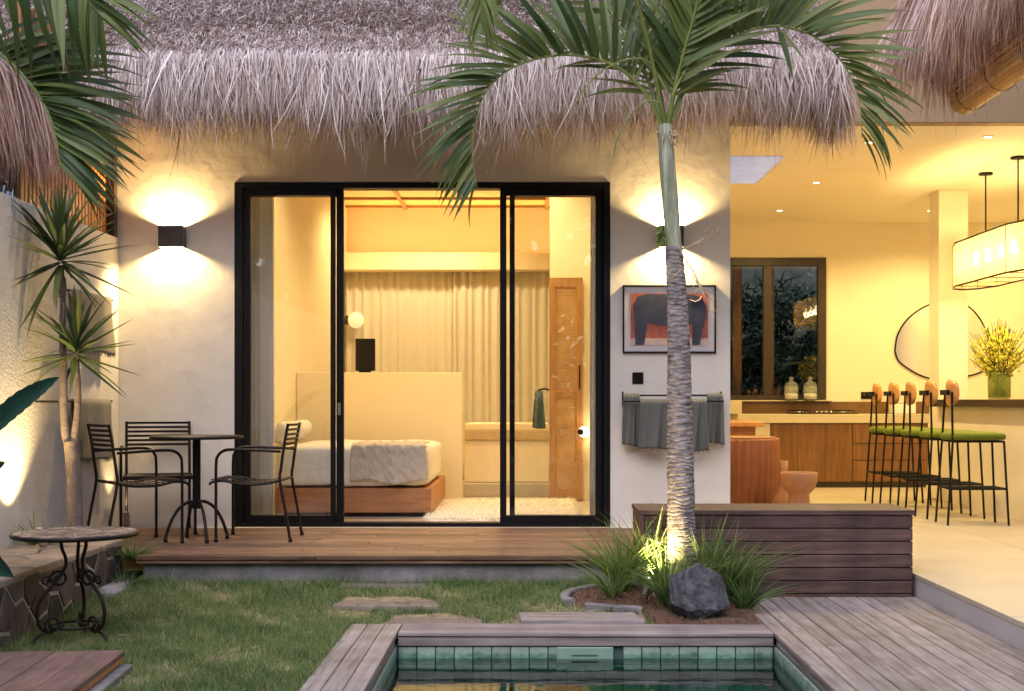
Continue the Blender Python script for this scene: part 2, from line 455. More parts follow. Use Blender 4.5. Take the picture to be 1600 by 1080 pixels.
_boxes = {}
def box(name, m, c, s, parent=None, bev=0.004, rot=(0, 0, 0)):
    """bevelled box object centred on c (parent space) with size s"""
    key = (round(s[0], 4), round(s[1], 4), round(s[2], 4), bev, m.name)
    me = _boxes.get(key)
    if me is None:
        bm = bmesh.new()
        bmesh.ops.create_cube(bm, size=1.0)
        for v in bm.verts:
            v.co = Vector((v.co.x * s[0], v.co.y * s[1], v.co.z * s[2]))
        if bev:
            bmesh.ops.bevel(bm, geom=list(bm.edges), offset=bev, segments=1, affect='EDGES', profile=0.5)
        me = bpy.data.meshes.new(name)
        bm.to_mesh(me); bm.free()
        me.materials.append(m)
        _boxes[key] = me
    return obj(name, me, parent, c, rot)


def bx(name, m, a, b, parent=None, bev=0.004):
    """box object from corner a to corner b"""
    c = [(a[k] + b[k]) / 2 for k in range(3)]
    s = [abs(b[k] - a[k]) for k in range(3)]
    return box(name, m, c, s, parent, bev)


class MB:
    def __init__(self):
        self.v, self.f, self.sm, self.mi = [], [], [], []
        self.cur = 0

    def add(self, vs, fs, smooth=False):
        o = len(self.v)
        self.v += [tuple(x) for x in vs]
        for q in fs:
            self.f.append([o + i for i in q]); self.sm.append(smooth); self.mi.append(self.cur)

    def box(self, a, b):
        x0, y0, z0 = a; x1, y1, z1 = b
        self.add([(x0, y0, z0), (x1, y0, z0), (x1, y1, z0), (x0, y1, z0), (x0, y0, z1), (x1, y0, z1), (x1, y1, z1), (x0, y1, z1)],
                 [(0, 3, 2, 1), (4, 5, 6, 7), (0, 1, 5, 4), (1, 2, 6, 5), (2, 3, 7, 6), (3, 0, 4, 7)])
        return self

    def tube(self, pts, r, n=8, cap=True, flat=None):
        pts = [Vector(p) for p in pts]
        k = len(pts)
        rs = [r] * k if not hasattr(r, '__len__') else list(r)
        vs, fs = [], []
        t0 = (pts[1] - pts[0]).normalized()
        up = Vector((0, 0, 1)) if abs(t0.z) < 0.9 else Vector((1, 0, 0))
        u = t0.cross(up).normalized()
        for i, p in enumerate(pts):
            a = pts[max(0, i - 1)]; b = pts[min(k - 1, i + 1)]
            t = (b - a)
            t = t.normalized() if t.length > 1e-9 else t0
            u = (u - t * u.dot(t))
            u = u.normalized() if u.length > 1e-6 else t.cross(Vector((0.3, 0.5, 0.8))).normalized()
            w = t.cross(u)
            for j in range(n):
                a_ = 2 * PI * j / n
                vs.append(p + (u * math.cos(a_) + w * math.sin(a_)) * rs[i])
        for i in range(k - 1):
            for j in range(n):
                j2 = (j + 1) % n
                fs.append((i * n + j, i * n + j2, (i + 1) * n + j2, (i + 1) * n + j))
        self.add(vs, fs, True)
        if cap:
            self.add(vs[:n], [tuple(reversed(range(n)))]); self.add(vs[-n:], [tuple(range(n))])
        return self

    def lathe(self, prof, n=24, c=(0, 0, 0), flute=0.0, nf=0):
        vs, fs = [], []
        k = len(prof)
        for (r, z) in prof:
            for j in range(n):
                a = 2 * PI * j / n
                rr = r * (1 + flute * math.cos(a * nf)) if nf else r
                vs.append((c[0] + rr * math.cos(a), c[1] + rr * math.sin(a), c[2] + z))
        for i in range(k - 1):
            for j in range(n):
                j2 = (j + 1) % n
                fs.append((i * n + j, i * n + j2, (i + 1) * n + j2, (i + 1) * n + j))
        self.add(vs, fs, True)
        if prof[0][0] > 1e-4: self.add(vs[:n], [tuple(reversed(range(n)))])
        if prof[-1][0] > 1e-4: self.add(vs[-n:], [tuple(range(n))])
        return self

    def prism(self, poly, fn, a, b):
        """poly: 2-D outline; fn(u, v, w) -> 3-D; extruded from w=a to w=b"""
        n = len(poly)
        vs = [fn(u, v, a) for u, v in poly] + [fn(u, v, b) for u, v in poly]
        fs = [tuple(range(n)), tuple(reversed(range(n, 2 * n)))] + [(i, n + i, n + (i + 1) % n, (i + 1) % n) for i in range(n)]
        self.add(vs, fs)
        return self

    def grid(self, fn, nu, nv, smooth=True, wrap=False):
        vs = [fn(i / (nu - 1), j / (nv - 1)) for j in range(nv) for i in range(nu)]
        fs = [(j * nu + i, j * nu + i + 1, (j + 1) * nu + i + 1, (j + 1) * nu + i) for j in range(nv - 1) for i in range(nu - 1)]
        self.add(vs, fs, smooth)
        return self

    def mesh(self, name, m):
        me = bpy.data.meshes.new(name)
        me.from_pydata(self.v, [], self.f)
        for x in (m if isinstance(m, (list, tuple)) else [m]):
            me.materials.append(x)
        me.polygons.foreach_set('use_smooth', self.sm)
        me.polygons.foreach_set('material_index', self.mi)
        bm = bmesh.new(); bm.from_mesh(me)
        bmesh.ops.recalc_face_normals(bm, faces=bm.faces)
        bm.to_mesh(me); bm.free()
        return me

    def build(self, name, m, parent=None, loc=(0, 0, 0), rot=(0, 0, 0), solid=0.0, bevel=0.0):
        o = obj(name, self.mesh(name, m), parent, loc, rot)
        if solid:
            md = o.modifiers.new('thick', 'SOLIDIFY'); md.thickness = solid; md.offset = 0
        if bevel:
            md = o.modifiers.new('soft', 'BEVEL'); md.width = bevel; md.segments = 2; md.limit_method = 'ANGLE'
        return o


def XZ(u, v, w): return (u, w, v)
def YZ(u, v, w): return (w, u, v)
def XY(u, v, w): return (u, v, w)


def smooth_path(pts, n=8):
    """Catmull-Rom through pts"""
    P = [Vector(p) for p in pts]
    P = [P[0] * 2 - P[1]] + P + [P[-1] * 2 - P[-2]]
    out = []
    for i in range(1, len(P) - 2):
        for k in range(n):
            t = k / n
            a, b, c, d = P[i - 1], P[i], P[i + 1], P[i + 2]
            out.append(0.5 * ((2 * b) + (c - a) * t + (2 * a - 5 * b + 4 * c - d) * t * t + (3 * b - a - 3 * c + d) * t ** 3))
    out.append(P[-2].copy())
    return out


def blades(name, base, d, L, Wd, bend, m, parent=None, seg=3, var=None, side=None, tip=0.12, p=1.6, fold=0.0):
    """many tapering blades as one mesh; base, d, bend: (N,3); L, Wd: (N,)"""
    base = np.asarray(base, float); d = np.asarray(d, float); bend = np.asarray(bend, float)
    N = len(base)
    d = d / np.linalg.norm(d, axis=1, keepdims=True)
    if side is None:
        rv = rng.normal(size=(N, 3))
        side = np.cross(d, rv)
    side = side / (np.linalg.norm(side, axis=1, keepdims=True) + 1e-9)
    T = np.linspace(0, 1, seg + 1)
    V = np.empty((N, seg + 1, 2, 3))
    for i, t in enumerate(T):
        c = base + d * (L * t)[:, None] + bend * (L * t * t)[:, None]
        w = (Wd * 0.5 * np.maximum(tip, (1 - t ** p)))[:, None]
        V[:, i, 0] = c - side * w
        V[:, i, 1] = c + side * w
    V = V.reshape(-1, 3)
    st = (np.arange(N) * (seg + 1) * 2)[:, None, None]
    k = np.arange(seg)[None, :, None] * 2
    q = np.array([0, 1, 3, 2])[None, None, :]
    Fq = (st + k + q).reshape(-1, 4)
    me = bpy.data.meshes.new(name)
    me.vertices.add(len(V)); me.vertices.foreach_set('co', V.ravel())
    me.loops.add(Fq.size); me.loops.foreach_set('vertex_index', Fq.ravel().astype(np.int32))
    me.polygons.add(len(Fq)); me.polygons.foreach_set('loop_start', (np.arange(len(Fq)) * 4).astype(np.int32))
    me.polygons.foreach_set('use_smooth', np.ones(len(Fq), bool))
    me.update(calc_edges=True)
    if var is None: var = rng.random(N)
    a = me.attributes.new('var', 'FLOAT', 'POINT')
    a.data.foreach_set('value', np.repeat(np.clip(var, 0, 1), (seg + 1) * 2).astype(np.float32))
    me.materials.append(m)
    return obj(name, me, parent)


def orient(x, z):
    """rotation matrix with local x along x and local z close to z"""
    x = Vector(x).normalized(); z = Vector(z)
    y = z.cross(x)
    y = y.normalized() if y.length > 1e-5 else Vector((0, 1, 0)).cross(x).normalized()
    z = x.cross(y).normalized()
    return Matrix((x, y, z)).transposed()


def copy_tree(o, parent=None):
    c = o.copy()
    col.objects.link(c)
    if parent is not None: c.parent = parent
    for ch in list(o.children):
        copy_tree(ch, c)
    return c


def light(name, kind, loc, power, color, parent=None, **kw):
    d = bpy.data.lights.new(name, kind)
    d.energy = power; d.color = color
    for k, v in kw.items():
        if k not in ('aim',): setattr(d, k, v)
    o = bpy.data.objects.new(name, d)
    o.location = loc
    if parent is not None: o.parent = parent
    col.objects.link(o)
    if 'aim' in kw:
        o.rotation_euler = Vector(kw['aim']).to_track_quat('-Z', 'Y').to_euler()
    return o


def voronoi(seeds, rect, gap, rough=0.0):
    """Voronoi cells of the seeds inside rect, each shrunk by gap/2"""
    x0, y0, x1, y1 = rect
    cells = []
    for i, s in enumerate(seeds):
        poly = [(x0 + gap / 2, y0 + gap / 2), (x1 - gap / 2, y0 + gap / 2), (x1 - gap / 2, y1 - gap / 2), (x0 + gap / 2, y1 - gap / 2)]
        for j, q in enumerate(seeds):
            if i == j: continue
            nx, ny = q[0] - s[0], q[1] - s[1]
            ln = math.hypot(nx, ny)
            nx /= ln; ny /= ln
            lim = nx * (s[0] + q[0]) / 2 + ny * (s[1] + q[1]) / 2 - gap / 2
            out = []
            for k in range(len(poly)):
                a, b = poly[k], poly[(k + 1) % len(poly)]
                da, db = nx * a[0] + ny * a[1] - lim, nx * b[0] + ny * b[1] - lim
                if da <= 0: out.append(a)
                if da * db < 0:
                    t = da / (da - db)
                    out.append((a[0] + (b[0] - a[0]) * t, a[1] + (b[1] - a[1]) * t))
            poly = out
            if len(poly) < 3: break
        if len(poly) >= 3:
            cells.append(poly)
    return cells


def stone_slab(name, poly, fn, a, b, m, parent, bev=0.006):
    cx = sum(p[0] for p in poly) / len(poly); cy = sum(p[1] for p in poly) / len(poly)
    loc = Vector(fn(cx, cy, (a + b) / 2))
    mb = MB()
    inner = [(cx + (p[0] - cx) * (1 - bev * 8), cy + (p[1] - cy) * (1 - bev * 8)) for p in poly]
    n = len(poly)
    vs = [Vector(fn(u, v, a)) - loc for u, v in poly] + [Vector(fn(u, v, b - (b - a) * .3)) - loc for u, v in poly] + [Vector(fn(u, v, b)) - loc for u, v in inner]
    fs = [tuple(range(n)), tuple(range(2 * n, 3 * n))]
    for r in (0, 1):
        fs += [(r * n + i, r * n + (i + 1) % n, (r + 1) * n + (i + 1) % n, (r + 1) * n + i) for i in range(n)]
    mb.add(vs, fs)
    return mb.build(name, m, parent, loc)


def smoothstep(x):
    x = min(1, max(0, x))
    return x * x * (3 - 2 * x)
# ------------------------------------------------------------------ things whose pieces are written in world metres
_wroots = []
def wthing(name, label, cat, loc, group=None, kind=None):
    o = thing(name, label, cat, loc, 0, group)
    if kind: o['kind'] = kind
    _wroots.append(o)
    return o

def settle_world_things():
    for r in _wroots:
        def walk(o, pm):
            mw = o.matrix_basis.copy()
            for c in list(o.children):
                walk(c, mw)
            if o is not r:
                o.matrix_basis = pm.inverted() @ mw
        walk(r, None)

def structure(name):
    o = empty(name, (0, 0, 0)); o['kind'] = 'structure'
    _wroots.append(o)
    return o

# ================================================================== GROUND AND LAWN
def lawn_h(x, y):
    return -0.272 + 0.088 * smoothstep((y - 7.2) / 1.2) + 0.006 * math.sin(3.1 * x + 1.3 * y) * math.sin(2.3 * y - x)

mb = MB()
for (x0, x1, y0, y1) in [(-150, -0.80, -100, 200), (1.38, 150, -100, 200), (-0.80, 1.38, -100, 1.9), (-0.80, 1.38, 7.06, 200)]:
    mb.add([(x0, y0, -0.33), (x1, y0, -0.33), (x1, y1, -0.33), (x0, y1, -0.33)], [(0, 1, 2, 3)])
g = mb.build('ground', M['ground']); g['kind'] = 'structure'

mb = MB()
st = 0.07
xs = np.arange(-3.2, 1.36, st); ys = np.arange(3.6, 8.44, st)
idx = {}
for i, x in enumerate(xs):
    for j, y in enumerate(ys):
        idx[i, j] = len(mb.v); mb.v.append((x, y, lawn_h(x, y)))
for i in range(len(xs) - 1):
    for j in range(len(ys) - 1):
        if xs[i + 1] > -0.93 and ys[j] < 7.20: continue
        mb.f.append([idx[i, j], idx[i + 1, j], idx[i + 1, j + 1], idx[i, j + 1]]); mb.sm.append(True); mb.mi.append(0)
g = mb.build('lawn', M['dirt']); g['kind'] = 'structure'

# planting bed round the palm
BED = [(0.22, 7.86), (0.27, 8.02), (0.42, 8.14), (0.64, 8.22), (1.30, 8.235), (1.30, 7.29), (0.70, 7.29), (0.66, 7.60), (0.36, 7.66), (0.25, 7.74)]
def in_bed(x, y):
    c = False
    n = len(BED)
    for i in range(n):
        (x1, y1), (x2, y2) = BED[i], BED[(i + 1) % n]
        if (y1 > y) != (y2 > y) and x < (x2 - x1) * (y - y1) / (y2 - y1) + x1: c = not c
    return c
mb = MB()
def soilf(u, v):
    x, y = 0.24 + u * 1.07, 7.285 + v * 0.96
    return (x, y, lawn_h(x, y) + (0.020 + 0.022 * math.sin(9 * x + 4 * y) * math.sin(11 * y - 3 * x) if in_bed(x, y) else -0.02))
mb.grid(soilf, 44, 40)
s = mb.build('planting_soil', M['soil']); s['kind'] = 'structure'
# loose crumbs of earth and bark on the bed
mb = MB()
for k in range(900):
    x, y = random.uniform(0.26, 1.29), random.uniform(7.3, 8.2)
    if not in_bed(x, y): continue
    z = lawn_h(x, y) + 0.032
    r = random.uniform(0.004, 0.013); a = random.random() * 6
    vs = [(x + r * math.cos(a + q * 2.1) * random.uniform(.6, 1.3), y + r * math.sin(a + q * 2.1), z - .008) for q in range(3)] + [(x, y, z + r * .9)]
    mb.add(vs, [(0, 1, 2), (0, 3, 1), (1, 3, 2), (2, 3, 0)])
s = mb.build('bark_mulch', M['soil']); tag(s, 'brown crumbs of bark and earth on the planting bed', 'mulch', kind='stuff')
# low curved concrete kerb round the left end of the bed
ke = wthing('bed_edging', 'low curved pale concrete kerb round the palm planting bed', 'edging', (0.25, 7.86, -0.22))
for pts in ([(1.0, 8.23), (0.75, 8.22), (0.5, 8.18), (0.32, 8.09), (0.24, 7.98), (0.21, 7.86), (0.25, 7.76)], [(0.33, 7.68), (0.45, 7.65), (0.58, 7.62), (0.655, 7.61)]):
    path = smooth_path([(x, y, 0) for x, y in pts], 5)
    mb = MB()
    vs, fs = [], []
    prof = [(-.028, -.06), (-.028, .028), (-.020, .037), (.020, .037), (.028, .028), (.028, -.06)]
    for i, p in enumerate(path):
        t = (path[min(i + 1, len(path) - 1)] - path[max(i - 1, 0)]).normalized()
        nrm = Vector((-t.y, t.x, 0))
        h = lawn_h(p.x, p.y) + .002 * math.sin(i * .7)
        for (u, w) in prof:
            q = p + nrm * u
            vs.append((q.x, q.y, h + w))
    for i in range(len(path) - 1):
        for j in range(5):
            fs.append((i * 6 + j, i * 6 + j + 1, (i + 1) * 6 + j + 1, (i + 1) * 6 + j))
    fs += [(0, 1, 2, 3, 4, 5), tuple(range(len(path) * 6 - 6, len(path) * 6))]
    mb.add(vs, fs)
    mb.build('kerb_length', M['concrete'], ke)

# ================================================================== POOL
PX0, PX1, PY1, PY0 = -0.700, 1.300, 6.99, 1.95
po = structure('pool_basin')
mb = MB()
zt, zb = -0.322, -1.60
mb.add([(PX0 - .02, PY0, zb), (PX1 + .02, PY0, zb), (PX1 + .02, PY1 + .02, zb), (PX0 - .02, PY1 + .02, zb)], [(0, 1, 2, 3)])
for (a, b) in [((PX0 - .02, PY0), (PX0 - .02, PY1 + .02)), ((PX0 - .02, PY1 + .02), (PX1 + .02, PY1 + .02)), ((PX1 + .02, PY1 + .02), (PX1 + .02, PY0)), ((PX1 + .02, PY0), (PX0 - .02, PY0))]:
    mb.add([(*a, zb), (*b, zb), (*b, zt), (*a, zt)], [(0, 1, 2, 3)])
mb.build('basin_shell', M['grout'], po)
tm = {}
for row in range(2):
    zc = zt - .005 - .0485 - row * .100
    for i in range(20):
        xc = PX0 + .05 + i * .1
        if row == 0 and 8.6 < (xc - PX0) / .1 < 11.7: continue
        box('tile', M['tile'], (xc, PY1 + .012 + random.uniform(-.0015, .0015), zc), (.0955, .016, .0955), po, .003)
    for i in range(18):
        for sx in (0, 1):
            xq = PX0 - .012 if sx == 0 else PX1 + .012
            box('tile', M['tile'], (xq + random.uniform(-.0015, .0015), PY1 - .05 - i * .1, zc), (.016, .0955, .0955), po, .003)
# the lower courses and the floor, below the water line: tile squares joined into one part
mb = MB()
for row in range(2, 12):
    zc = zt - .005 - .0485 - row * .100
    for i in range(20):
        xc = PX0 + .05 + i * .1
        mb.box((xc - .047, PY1 + .004, zc - .047), (xc + .047, PY1 + .02, zc + .047))
    for i in range(30):
        yc = PY1 - .05 - i * .1
        mb.box((PX0 - .02, yc - .047, zc - .047), (PX0 - .004, yc + .047, zc + .047))
        mb.box((PX1 + .004, yc - .047, zc - .047), (PX1 + .02, yc + .047, zc + .047))
o = mb.build('lower_tiles', M['basin'], po); o['kind'] = 'stuff'
sk = wthing('skimmer_cover', 'pale green rectangular skimmer cover set in the tiled pool wall', 'pool skimmer', (0.29, PY1, -0.4))
bx('cover_plate', M['skimmer'], (0.145, PY1 - .012, -0.405), (0.448, PY1 + .004, -0.327), sk, .004)
bx('cover_slot', M['grout'], (0.225, PY1 - .016, -0.372), (0.365, PY1 - .0125, -0.365), sk, .001)
mb = MB()
mb.grid(lambda u, v: (PX0 - .03 + u * (PX1 - PX0 + .06), PY0 + v * (PY1 + .012 - PY0), -0.388), 2, 2)
w = mb.build('pool_water', M['water']); w['kind'] = 'structure'

# ================================================================== LOWER DECK, POOL COPING
dk = structure('pool_deck')
DZ = -0.25
for k in range(3):     # left coping, boards running towards the camera
    x0 = -0.985 + k * .0945
    bx('plank', M['deck_y'], (x0, 3.4, DZ - .028 + random.uniform(-.001, .001)), (x0 + .0905, 7.262 + (0 if k < 2 else 0), DZ + random.uniform(-.0015, .0015)), dk, .004)
bx('fascia_board', M['deck_y'], (-.745, 3.4, DZ - .072), (-.715, 7.0, DZ - .029), dk, .003)
for k in range(3):     # far coping, boards running across
    y0 = 6.978 + k * .0945
    bx('plank', M['deck_x'], (-.698, y0, DZ - .022), (1.302, y0 + .0905, DZ + random.uniform(-.0015, .0015)), dk, .004)
bx('fascia_board', M['deck_x'], (-.700, 6.985, DZ - .073), (1.302, 7.02, DZ - .024), dk, .004)
bx('fascia_board', M['deck_y'], (1.318, 3.4, DZ - .072), (1.348, 7.0, DZ - .029), dk, .003)
for k in range(12):    # deck right of the pool
    x0 = 1.306 + k * .0945
    cut = [6.1, 4.9, 6.6, 5.3, 5.9][k % 5]
    z = DZ + random.uniform(-.0015, .0015)
    bx('plank', M['deck_y'], (x0, cut + .003, DZ - .028), (x0 + .0885, 8.26, z), dk, .004)
    bx('plank', M['deck_y'], (x0, 3.2, DZ - .028), (x0 + .0885, cut, z + .0008), dk, .004)
bx('joist_bed', M['soil'], (1.36, 3.2, DZ - .07), (2.435, 8.9, DZ - .032), dk, 0)

for o in dk.children:                                  # boards never lie perfectly straight
    if o.name.startswith('plank'): o.rotation_euler = (0, random.uniform(-.006, .006), random.uniform(-.0007, .0007))
# ================================================================== TERRACE DECK
td = structure('terrace_deck')
TY0 = 8.33
ny = 20
wd = (10.16 - TY0) / ny
for k in range(ny):
    y0 = TY0 + k * wd
    xr = 0.675 if y0 < 8.86 else 1.555
    xl = -2.50 if y0 < 8.5 else -3.185
    cut = xl + (0.36 + 0.31 * ((k * 7) % 5) / 4) * (xr - xl)
    z = random.uniform(-.0015, .0015)
    bx('plank', M['deck_top'], (xl, y0, -.028), (cut - .0015, y0 + wd - .004, z), td, .003)
    bx('plank', M['deck_top'], (cut + .0015, y0, -.028), (xr, y0 + wd - .004, z + .0007), td, .003)
pl = bx('terrace_plinth', M['concrete'], (-2.47, 8.385, -.5), (0.675, 10.1, -.034), None, .01); pl['kind'] = 'structure'
bx('edge_board', M['deck_top'], (-2.50, TY0 + .012, -.052), (0.675, TY0 + .030, -.0295), td, .003)

# ================================================================== LIVING FLOOR
lf = structure('living_floor')
LZ = -0.11
mb = MB()
poly = [(2.442, 3.0), (9.0, 3.0), (9.0, 17.2), (1.565, 17.2), (1.565, 8.83), (2.442, 8.83)]
mb.prism(poly, XY, LZ - .004, -0.5)
mb.build('floor_slab', M['riser'], lf)
def slab(x0, y0, x1, y1):
    bx('floor_tile', M['floor'], (x0 + .003, y0 + .003, LZ - .03), (x1 - .003, y1 - .003, LZ), lf, .003)
tilegrid = [(2.436 + i * 1.2, 2.436 + (i + 1) * 1.2) for i in range(5)]
for j in range(12):
    y0, y1 = 3.05 + j * 1.2, 3.05 + (j + 1) * 1.2
    for (x0, x1) in tilegrid:
        slab(x0, y0, x1, min(y1, 17.0))
    if y0 > 8.8 or y1 > 9.2:
        slab(1.57, max(y0, 8.84), 2.436, min(y1, 17.0))
# bedroom floor
bf = structure('bedroom_floor')
mb = MB(); mb.box((-2.6, 10.17, -.5), (1.4, 17.0, -.004)); mb.build('floor_slab', M['riser'], bf)
for i in range(4):
    for j in range(6):
        bx('floor_tile', M['floor'], (-2.6 + i * 1.0 + .0015, 10.26 + j * 1.12 + .0015, -.03), (-2.6 + (i + 1) * 1.0 - .0015, 10.26 + (j + 1) * 1.12 - .0015, 0.0), bf, .002)
bx('door_sill', M['floor'], (-2.28, 10.165, -.03), (0.62, 10.255, 0.004), bf, .003)

# ================================================================== VILLA
va = wthing('villa', 'cream plastered villa with shaggy thatched roof and black framed sliding doors', 'house', (-0.8, 10.3, -0.2))
WY = 10.20
mb = MB()
DX0, DX1, DZT = -2.288, 0.626, 2.680
mb.prism([(-3.6, -.4), (DX0, -.4), (DX0, DZT), (DX1, DZT), (DX1, -.4), (1.562, -.4), (1.562, 3.62), (-3.6, 3.62)], XZ, WY, WY + .2)
mb.build('facade_wall', M['plaster'], va)
# interior shell
CEI = 3.48
mb = MB(); mb.box((-2.6, WY + .2, -.3), (-2.35, 17.2, 3.6)); mb.box((-3.6, WY + .2, -.3), (-3.4, 17.2, 3.6)); mb.build('bedroom_side_wall', M['cream_bed'], va)
mb = MB(); mb.box((1.40, WY + .2, -.4), (1.562, 17.0, 3.6)); mb.build('party_wall', M['cream'], va)
mb = MB(); mb.box((0.205, 12.9, -.1), (1.40, 13.05, 3.45)); mb.build('closet_wall', M['cream_bed'], va)
mb = MB(); mb.box((-2.35, 17.0, -.1), (1.40, 17.2, 3.6)); mb.build('rear_wall', M['cream_bed'], va)
# living rear wall with its window opening
mb = MB()
mb.prism([(1.40, -.4), (1.40, .992), (3.842, .992), (3.842, 2.838), (1.70, 2.838), (1.70, .996), (1.401, .996), (1.401, 3.6), (9.2, 3.6), (9.2, -.4)], XZ, 17.0, 17.2)
mb.build('kitchen_wall', M['cream'], va)
mb = MB(); mb.box((6.62, 6.0, -.4), (6.82, 17.0, 3.6)); mb.build('living_end_wall', M['cream'], va)
# bedroom ceiling boards and battens
mb = MB(); mb.box((-2.6, WY + .2, CEI), (1.40, 17.2, CEI + .08)); mb.build('bedroom_ceiling', M['ceil_wood'], va)
for k, y in enumerate([11.6, 12.8, 14.0, 15.2, 16.1, 16.75]):
    bx('ceiling_batten', M['batten'], (-2.35, y, CEI - .030), (1.398, y + .05, CEI), va, .002)
for x in (-1.62, 0.2):
    bx('ceiling_batten', M['batten'], (x, 10.42, CEI - .026), (x + .05, 16.98, CEI - .001), va, .002)
# pelmet above the sheer curtains, bath ledge and partition behind the bed
bx('curtain_pelmet', M['cream_bed'], (-2.35, 16.25, 2.60), (1.39, 16.98, 2.82), va, .01)
pw = bx('half_wall', M['cream_bed'], (-2.345, 13.20, 0.001), (-0.676, 13.34, 1.268), va, .006)
bx('bath_front', M['cream_bed'], (-0.674, 13.62, 0.14), (0.203, 13.72, .575), va, .004)
bx('bath_shelf', M['tan_stone'], (-0.674, 13.60, .577), (0.203, 14.5, .675), va, .004)
bx('bath_rim', M['cream_bed'], (-0.674, 13.70, .677), (0.203, 14.6, .745), va, .006)
bx('bath_plinth', M['counter'], (-0.674, 13.45, 0.001), (0.203, 13.74, .135), va, .004)
# living ceiling with a skylight opening
LC = 3.29
SKX0, SKX1, SKY0, SKY1 = 1.62, 2.42, 12.35, 13.95
mb = MB()
for (x0, x1, y0, y1) in [(1.562, SKX0, 11.0, 17.0), (SKX1, 9.0, 11.0, 17.0), (SKX0, SKX1, 11.0, SKY0), (SKX0, SKX1, SKY1, 17.0)]:
    mb.box((x0, y0, LC), (x1, y1, LC + .10))
mb.build('living_ceiling', M['cream'], va)
bx('skylight_pane', M['frosted'], (SKX0 + .003, SKY0 + .003, LC + .004), (SKX1 - .003, SKY1 - .003, LC + .010), va, 0)
bx('fascia_beam', M['fascia'], (1.565, 10.86, LC - .004), (9.0, 11.0, 4.6), va, .006)
mb = MB(); mb.box((4.48, 14.35, -.1), (4.80, 14.70, LC)); mb.build('pillar', M['cream'], va, bevel=.008)

# ---- sliding doors
def frame_ring(name, x0, x1, z0, z1, y0, y1, wl, wr, wt, wb, m, parent):
    mb = MB()
    mb.box((x0, y0, z0), (x0 + wl, y1, z1)); mb.box((x1 - wr, y0, z0), (x1, y1, z1))
    mb.box((x0 + wl, y0 + .0005, z1 - wt), (x1 - wr, y1 - .0005, z1)); mb.box((x0 + wl, y0 + .0005, z0), (x1 - wr, y1 - .0005, z0 + wb))
    return mb.build(name, m, parent)
sc_ = 1 / 201.8
fr = frame_ring('door_frame', DX0 - .003, DX1 + .003, 0.005, DZT + .003, WY - .006, WY + .13, .062, .05, .045, .03, M['black'], va)
def door_panel(x0, x1, y, wl, wr, hx, label):
    p = frame_ring('sliding_door', x0, x1, .036, DZT - .044, y, y + .045, wl, wr, .055, .055, M['black'], va)
    p['label'] = label
    bx('glass_pane', M['pane'], (x0 + wl - .004, y + .018, .085), (x1 - wr + .004, y + .026, DZT - .095), p, 0)
    if hx:
        bx('door_lock', M['steel'] if hx < -1 else M['black'], (hx - .012, y - .012, .87), (hx + .012, y + .001, .97), p, .003)
xw = lambda px: (px - CX) / 201.8
door_panel(xw(383), xw(522), WY + .004, .028, .035, None, 'left glazed sliding panel')
door_panel(xw(379), xw(534), WY + .055, .03, .055, xw(527), 'left inner sliding panel')
door_panel(xw(781), xw(940), WY + .004, .050, .045, None, 'right glazed sliding panel')
door_panel(xw(796), xw(945), WY + .055, .040, .05, None, 'right inner sliding panel')

# ---- kitchen window with dark garden behind
wf = frame_ring('kitchen_window', 1.702, 3.838, .995, 2.834, 16.96, 17.08, .06, .10, .10, .06, M['dark_frame'], va)
bx('window_mullion', M['dark_frame'], (3.03, 16.965, 1.055), (3.14, 17.07, 2.734), wf, .004)
bx('glass_pane', M['pane'], (1.75, 17.01, 1.04), (3.04, 17.02, 2.75), wf, 0)
bx('glass_pane', M['pane'], (3.13, 17.00, 1.04), (3.75, 17.01, 2.75), wf, 0)
bx('window_sill', M['counter'], (1.702, 16.90, .975), (3.90, 16.999, .991), wf, .003)

# ---- thatched roof: solid core, then thatch
rf = MB()
EX0, EX1 = -5.2, 2.20
BY, BZ = 9.08, 3.30
prof = [(BY + .05, BZ - .10), (BY + .02, BZ - .02), (BY + .14, BZ + .10), (13.6, 7.1), (18.2, 3.85), (18.2, 3.64), (10.6, 3.64), (BY + .4, BZ - .06)]
rf.prism(prof, YZ, EX0, 1.56)
rf.prism([(BY + .05, BZ - .10), (BY + .02, BZ - .02), (BY + .14, BZ + .10), (11.0, 4.75), (11.0, 3.9), (10.6, 3.64), (BY + .4, BZ - .06)], YZ, 1.562, EX1)
roof = rf.build('thatched_roof', M['thatch_base'], va)

def thatch_sheet(name, N, ox, axis, parent, m, length, width, slope_dir, origin_fn, spread, varmu, droop, outv, seg=3):
    pass

# hanging fringe along the eave
def fringe(N, x0, x1, endround=True):
    x = rng.uniform(x0, x1, N)
    lay = rng.random(N)                       # 0 front/top .. 1 back/inside
    y = BY - .02 + lay * .34 + rng.normal(0, .012, N)
    z = BZ + .05 - lay * .10 + rng.uniform(-.09, .08, N)
    clump = np.clip(.5 + .5 * np.sin(x * 9.1 + np.sin(x * 4.3) * 2) * np.sin(x * 23.7 + 1.3) + .35 * np.sin(x * 57 + 2 * np.sin(x * 13)), 0, 1.2)
    L = (.22 + .13 * rng.random(N) + .24 * clump ** 2 * rng.random(N) + (rng.random(N) > .96) * rng.uniform(.05, .26, N)) * (1 + .12 * np.sin(x * 1.9 + 2))
    end = np.clip((x - (x1 - .35)) / .35, 0, 1)
    d = np.stack([rng.normal(0, .19, N) + .10 * np.sin(x * 31 + 3 * np.sin(x * 7)) + end * .12, -.34 + lay * .22 + rng.normal(0, .10, N), -np.ones(N)], 1)
    bend = np.stack([rng.normal(0, .13, N), .16 + rng.normal(0, .08, N), -.02 * np.ones(N)], 1)
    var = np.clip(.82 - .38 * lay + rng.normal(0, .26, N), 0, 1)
    return np.stack([x, y, z], 1), d, L, rng.uniform(.004, .0125, N), bend, var
